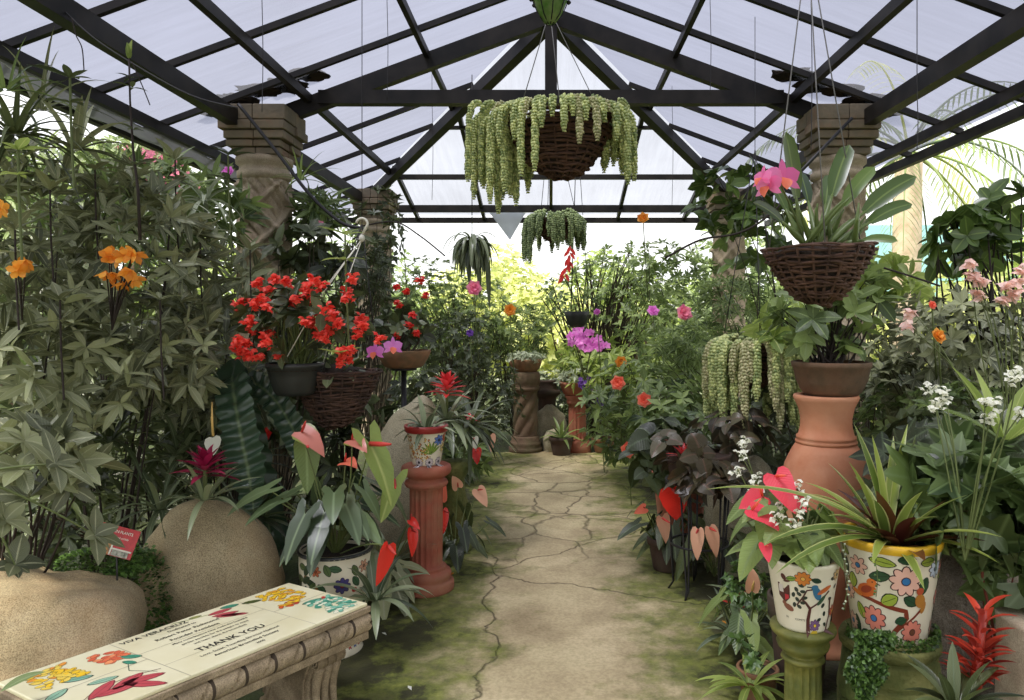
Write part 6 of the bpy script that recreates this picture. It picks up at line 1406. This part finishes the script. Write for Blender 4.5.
# rough plaster pier at the lower right corner
pr_ = thing('stone_pier', 'tan mossy stone pier cut by the lower right edge behind the torch bromeliad', 'pier', (1.66, 2.55, 0)); mb = MB(); rows = []
for i in range(40):
    z = .58 * i / 39; rows.append([V((1.66 + math.copysign(abs(math.cos(t)) ** .35, math.cos(t)) * .11 * (1 + .06 * noise.noise(V((t, z * 9, 2)))), 2.55 + math.copysign(abs(math.sin(t)) ** .35, math.sin(t)) * .10 * (1 + .06 * noise.noise(V((t, z * 9, 7)))), z)) for t in [2 * PI * j / 48 for j in range(48)]])
mb.grid(rows, closeu=True); b_ = len(mb.v) - 48; mb.quad(tuple(b_ + j for j in range(48))); mb.build('pier_block', M['column_stone'], pr_)
# ================================================================== wires, vines, outside
def cable(label, pts, r=.003, mat='cable', name='wire'):
    mb = MB(); mb.tube([V(p) for p in pts], r, 5); return tag(mb.build(name, M[mat]), label, 'wire' if name == 'wire' else name.replace('_', ' '))
def smooth_px(px, Y, k=6):
    P = [V((x, y, 0)) for x, y in px]; out = []
    for i in range(len(P) - 1):
        p0, p1, p2, p3 = P[max(0, i - 1)], P[i], P[i + 1], P[min(len(P) - 1, i + 2)]
        for j in range(k):
            f = j / k; q = .5 * ((2 * p1) + (p2 - p0) * f + (2 * p0 - 5 * p1 + 4 * p2 - p3) * f * f + (3 * p1 - p0 - 3 * p2 + p3) * f ** 3); out.append(at(q.x, q.y, Y))
    out.append(at(P[-1].x, P[-1].y, Y)); return out
cable('dark iron rod slanting down from the left capital behind the hook', smooth_px(((238, 104), (275, 150), (310, 195), (340, 222), (360, 228)), 4.9), .012, 'iron', 'curved_rod')
cable('thin rod slanting down in front of the right capital', [at(852, 118, 4.9), at(800, 172, 4.9), at(770, 196, 5.0)], .012, 'iron', 'curved_rod')
cable('long thin bare branch arching from the white hook toward the far end', smooth_px(((362, 226), (395, 222), (420, 236), (445, 256)), 5.6), .006, 'stem_dark', 'vine_branch')
cable('bare branch arching left from the orchid basket toward the far column', smooth_px(((790, 196), (760, 222), (735, 234), (700, 240), (665, 258)), 4.6), .007, 'stem_dark', 'vine_branch')
cable('dark twig crossing behind the orchid basket on the right', smooth_px(((884, 268), (910, 276), (940, 286)), 3.6), .005, 'stem_dark', 'vine_branch')
cable('slack dark wire hanging from the second left roof beam', smooth_px(((55, 2), (90, 35), (130, 62), (190, 95), (238, 108)), 3.4), .004)
for x, y0, y1, Y, lab in ((262, 0, 112, 3.6, 'thin vertical wire crossing the left capital'), (387, 0, 100, 4.4, 'thin vertical wire between the two left purlins'), (432, 100, 200, 6.0, 'faint vertical wire left of the big donkey tail basket'), (811, 0, 150, 3.3, 'thin vertical wire beside the right capital'), (710, 0, 95, 4.4, 'thin vertical wire above the right tie beam end'), (672, 100, 205, 6.4, 'faint vertical wire right of the big donkey tail basket'), (917, 95, 150, 3.2, 'short tendril hanging below the right eave beams')):
    px_ = smooth_px(((x, y0), (x + 1, (y0 + y1) / 2), (x, y1)), Y); q0 = px_[0]; zr = min(RZ(q0.x), HZ(q0.y) if q0.y > YA else 9) - .01
    cable(lab, ([V((q0.x, q0.y, zr))] if zr > q0.z else []) + [p for p in px_ if p.z < zr], .002)
# dry tendrils
for k, (px, lab) in enumerate(((((72, 18), (76, 35), (82, 48), (84, 70)), 'dry tendril dangling from the left roof bars'), (((132, 62), (142, 85), (150, 105)), 'dry tendril hanging near the bud stalk'))):
    cable(lab, smooth_px(px, 3.2), .0025, 'stem_dark', 'tendril')
M['pennant'] = flatmat('pale_sheet', S(214, 220, 228), .5, trans=.5, scale=3)
mb = MB(); mb.smooth = False; a, b, c_ = at(489, 212, 9.7), at(526, 212, 9.7), at(510, 240, 9.7)
for q in (V((0, 0, 0)), V((0, .01, 0))): mb.v += [a + q, b + q, c_ + q]
for f in ((0, 1, 2), (5, 4, 3), (0, 3, 4, 1), (1, 4, 5, 2), (2, 5, 3, 0)): mb.quad(f)
tag(mb.build('pennant', M['pennant']), 'small grey triangular panel hanging below the far end beam', 'panel')
# ---- outside trees
def tree(name, label, base, ells, n, L, mat, k=5, trunk=.1, W=None, group=None):
    root = thing(name, label, 'tree', base, group); mb = MB(); ells = [(V(c), r) for c, r in ells]
    for p, q in tips(ells, n, .45, .1): whorl(mb, p, (q + UP * .5 + rv(.5)).normalized(), k, L, W or L * .45, 1.1, .4, oval, .2, 1)
    mb.build('foliage', M[mat], root); st = MB(); b0 = V(base)
    for c, r in ells: st.tube(curve_pts(b0, c, 6, .05), [trunk * (1 - i * .13) for i in range(7)], 8)
    st.build('trunk', M['bark'], root); return root
LM = 'leaf_bright'; LY = 'leaf_yellow'; GT = 'trees and bushes beyond the glasshouse'
tree('broadleaf_tree', 'sunlit yellow green tree beyond the far end, left of centre', (-1.5, 14, 0), [E(465, 315, 14, 60, 50, 1), E(500, 300, 14, 50, 60, 1)], 900, .16, LY, group=GT)
tree('broadleaf_tree', 'bright green bush beyond the far end of the path, in the centre', (.4, 13, 0), [E(560, 340, 13, 60, 50, 1), E(545, 315, 13.5, 50, 40, 1)], 900, .15, LY, group=GT)
tree('broadleaf_tree', 'airy pale tree beyond the far end, right of centre', (2.0, 15, 0), [E(640, 310, 15, 60, 46, 1), E(600, 280, 16, 36, 30, 1)], 420, .17, LM, group=GT)
tree('broadleaf_tree', 'green tree outside behind the far right column', (4.0, 13, 0), [E(740, 300, 13, 60, 90, 1), E(800, 330, 13, 70, 80, 1)], 1100, .17, 'leaf_mid', group=GT)
tree('broadleaf_tree', 'sunlit tree outside the right wall behind the orchid basket', (5.2, 11, 0), [E(880, 370, 11, 80, 70, 1.2), E(960, 330, 11, 70, 60, 1.2)], 1000, .17, LY, group=GT)
tree('broadleaf_tree', 'large green tree at the right edge outside behind the fig branch', (8.0, 13, 0), [E(1010, 300, 13, 70, 100, 1.5), E(1060, 400, 13, 90, 120, 1.5)], 1000, .2, LM, group=GT)
tree('broadleaf_tree', 'tall tree outside on the left seen over the grey leaved shrubs', (-7.5, 11, 0), [E(60, 250, 11, 120, 110, 1.5), E(-80, 330, 11, 120, 160, 1.5)], 1500, .2, 'leaf_mid', group=GT)
tree('broadleaf_tree', 'sunlit bush outside on the left between the shrubs and the column', (-5, 11.5, 0), [E(210, 330, 11.5, 110, 100, 1.2)], 900, .18, LM, group=GT)
tree('broadleaf_tree', 'dark green tree behind the left far column', (-4, 13.5, 0), [E(340, 310, 13.5, 90, 90, 1.2), E(410, 350, 13, 60, 70, 1)], 1200, .17, 'leaf_mid', group=GT)
tree('broadleaf_tree', 'low dark hedge bush beyond the end of the path', (.2, 11.5, 0), [E(550, 410, 11.5, 110, 45, .6), E(660, 410, 11.5, 80, 50, .6), E(440, 410, 11.5, 70, 50, .6)], 1500, .12, 'leaf_dark', trunk=.05, group=GT)
tree('broadleaf_tree', 'wide hedge row far beyond the glasshouse on the left', (-9, 19, 0), [E(100, 330, 19, 160, 60, 1.5), E(330, 335, 19, 160, 50, 1.5)], 1400, .3, 'leaf_mid', group=GT)
tree('broadleaf_tree', 'wide hedge row far beyond the glasshouse on the right', (9, 19, 0), [E(740, 335, 19, 160, 55, 1.5), E(1000, 340, 19, 160, 50, 1.5)], 1400, .3, LM, group=GT)
tree('broadleaf_tree', 'hedge far beyond the centre of the glasshouse', (0, 20, 0), [E(550, 340, 20, 170, 50, 1.5)], 1200, .3, LY, group=GT)
tree('bougainvillea', 'rosy flowering bougainvillea outside below the left eave', (-6.2, 9.0, 0), [E(125, 165, 9, 60, 22, .8), E(190, 190, 9.5, 30, 20, .6)], 500, .13, 'leaf_mid')
# pinkish bracts on it
bg_ = [o for o in C.objects if o.name == 'bougainvillea'][0]; mb = MB()
for p, q in tips([(at(150, 165, 8.9), (.55, .4, .26)), (at(175, 185, 8.8), (.3, .3, .18))], 260, .5): whorl(mb, p, q, 4, .07, .05, .9, .2, oval, .2, 1)
M['rosy'] = leafmat('rosy_bracts', S(170, 90, 120), S(214, 140, 160), rough=.6, trans=.3); mb.build('bracts', M['rosy'], bg_)
# palm
pb = V((at(905, 300, 10).x, 10, 0)); pt = thing('palm_tree', 'tall pale trunked palm outside the right wall with drooping fronds', 'palm', pb); mb = MB()
mb.tube([pb, pb + V((0, 0, 1.5)), pb + V((.05, 0, 3.7))], [.2, .19, .17], 16); mb.build('trunk', M['palm_bark'], pt); top = pb + V((.05, 0, 3.8))
for i in range(22):
    t = i * 2.4; el = -.4 + 1.6 * (i / 22); rad = V((math.cos(t), math.sin(t), 0)); d = (rad * math.cos(el) + UP * math.sin(el)).normalized(); p = top.copy(); mb = MB(); pts = []; L_ = 2.4
    for j in range(26):
        pts.append(p.copy()); d = (d + V((0, 0, -.075))).normalized(); p = p + d * L_ / 25; side = d.cross(UP).normalized()
        if j > 4:
            for s in (-1, 1): mb.cur = R.random(); mb.leaf(p, (d * .7 + side * s + UP * -.15).normalized(), UP, .42 * (1 - abs(j - 14) / 22), .03, lance, droop=.9, segs=3, fold=.2)
    mb.tube(pts, [.022 - .0007 * j for j in range(26)], 5, caps=False); mb.build('frond', M['leaf_yellow' if i % 4 == 0 else 'leaf_mid'], pt)
mb = MB(); mb.smooth = False; mb.box(at(930, 265, 21) * 1.0, (5, .3, 2.2)); o_ = mb.build('garden_wall', M['wall_blue']); 
o_['label'] = 'pale turquoise building wall glimpsed far outside behind the palm'; o_['category'] = 'wall'
for v in o_.data.vertices:
    if v.co.z < 3: v.co.z = 0
# fallen petals on the path
Rp = random.Random(11)
for i in range(12):
    x = Rp.choice((Rp.uniform(-.95, -.6), Rp.uniform(.75, 1.0))); y = Rp.uniform(2.6, 5.5); o = MB(); R2 = V((x, y, .022)); o.leaf(R2, V((Rp.uniform(-1, 1), Rp.uniform(-1, 1), .05)), UP, .03, .018, oval, segs=2)
    tag(o.build('fallen_petal', M['white' if i % 3 else 'orange']), ('pale' if i % 3 else 'orange') + ' petal fallen on the mossy edge of the path', 'petal', ('pale' if i % 3 else 'orange') + ' petals fallen along the path edges')

M['litter'] = stonemat('leaf_litter', [S(30, 24, 18), S(64, 50, 36)], 18, .95, .8)
for sx_ in (-1, 1):
    mb = MB()
    for i in range(5):
        xx = sx_ * (1.75 + .17 * i); mb.blob((xx, 5.42 + .05 * math.sin(i * 2.1), RZ(xx) + .035), (.15, .10 + .04 * (i % 2), .035), 30 + i + sx_, .4, 3, 20, 12)
    tag(mb.build('leaf_litter', M['litter']), 'dark leaf litter piled on the roof above the ' + ('left' if sx_ < 0 else 'right') + ' brick capital', 'leaf litter', None, 'stuff')
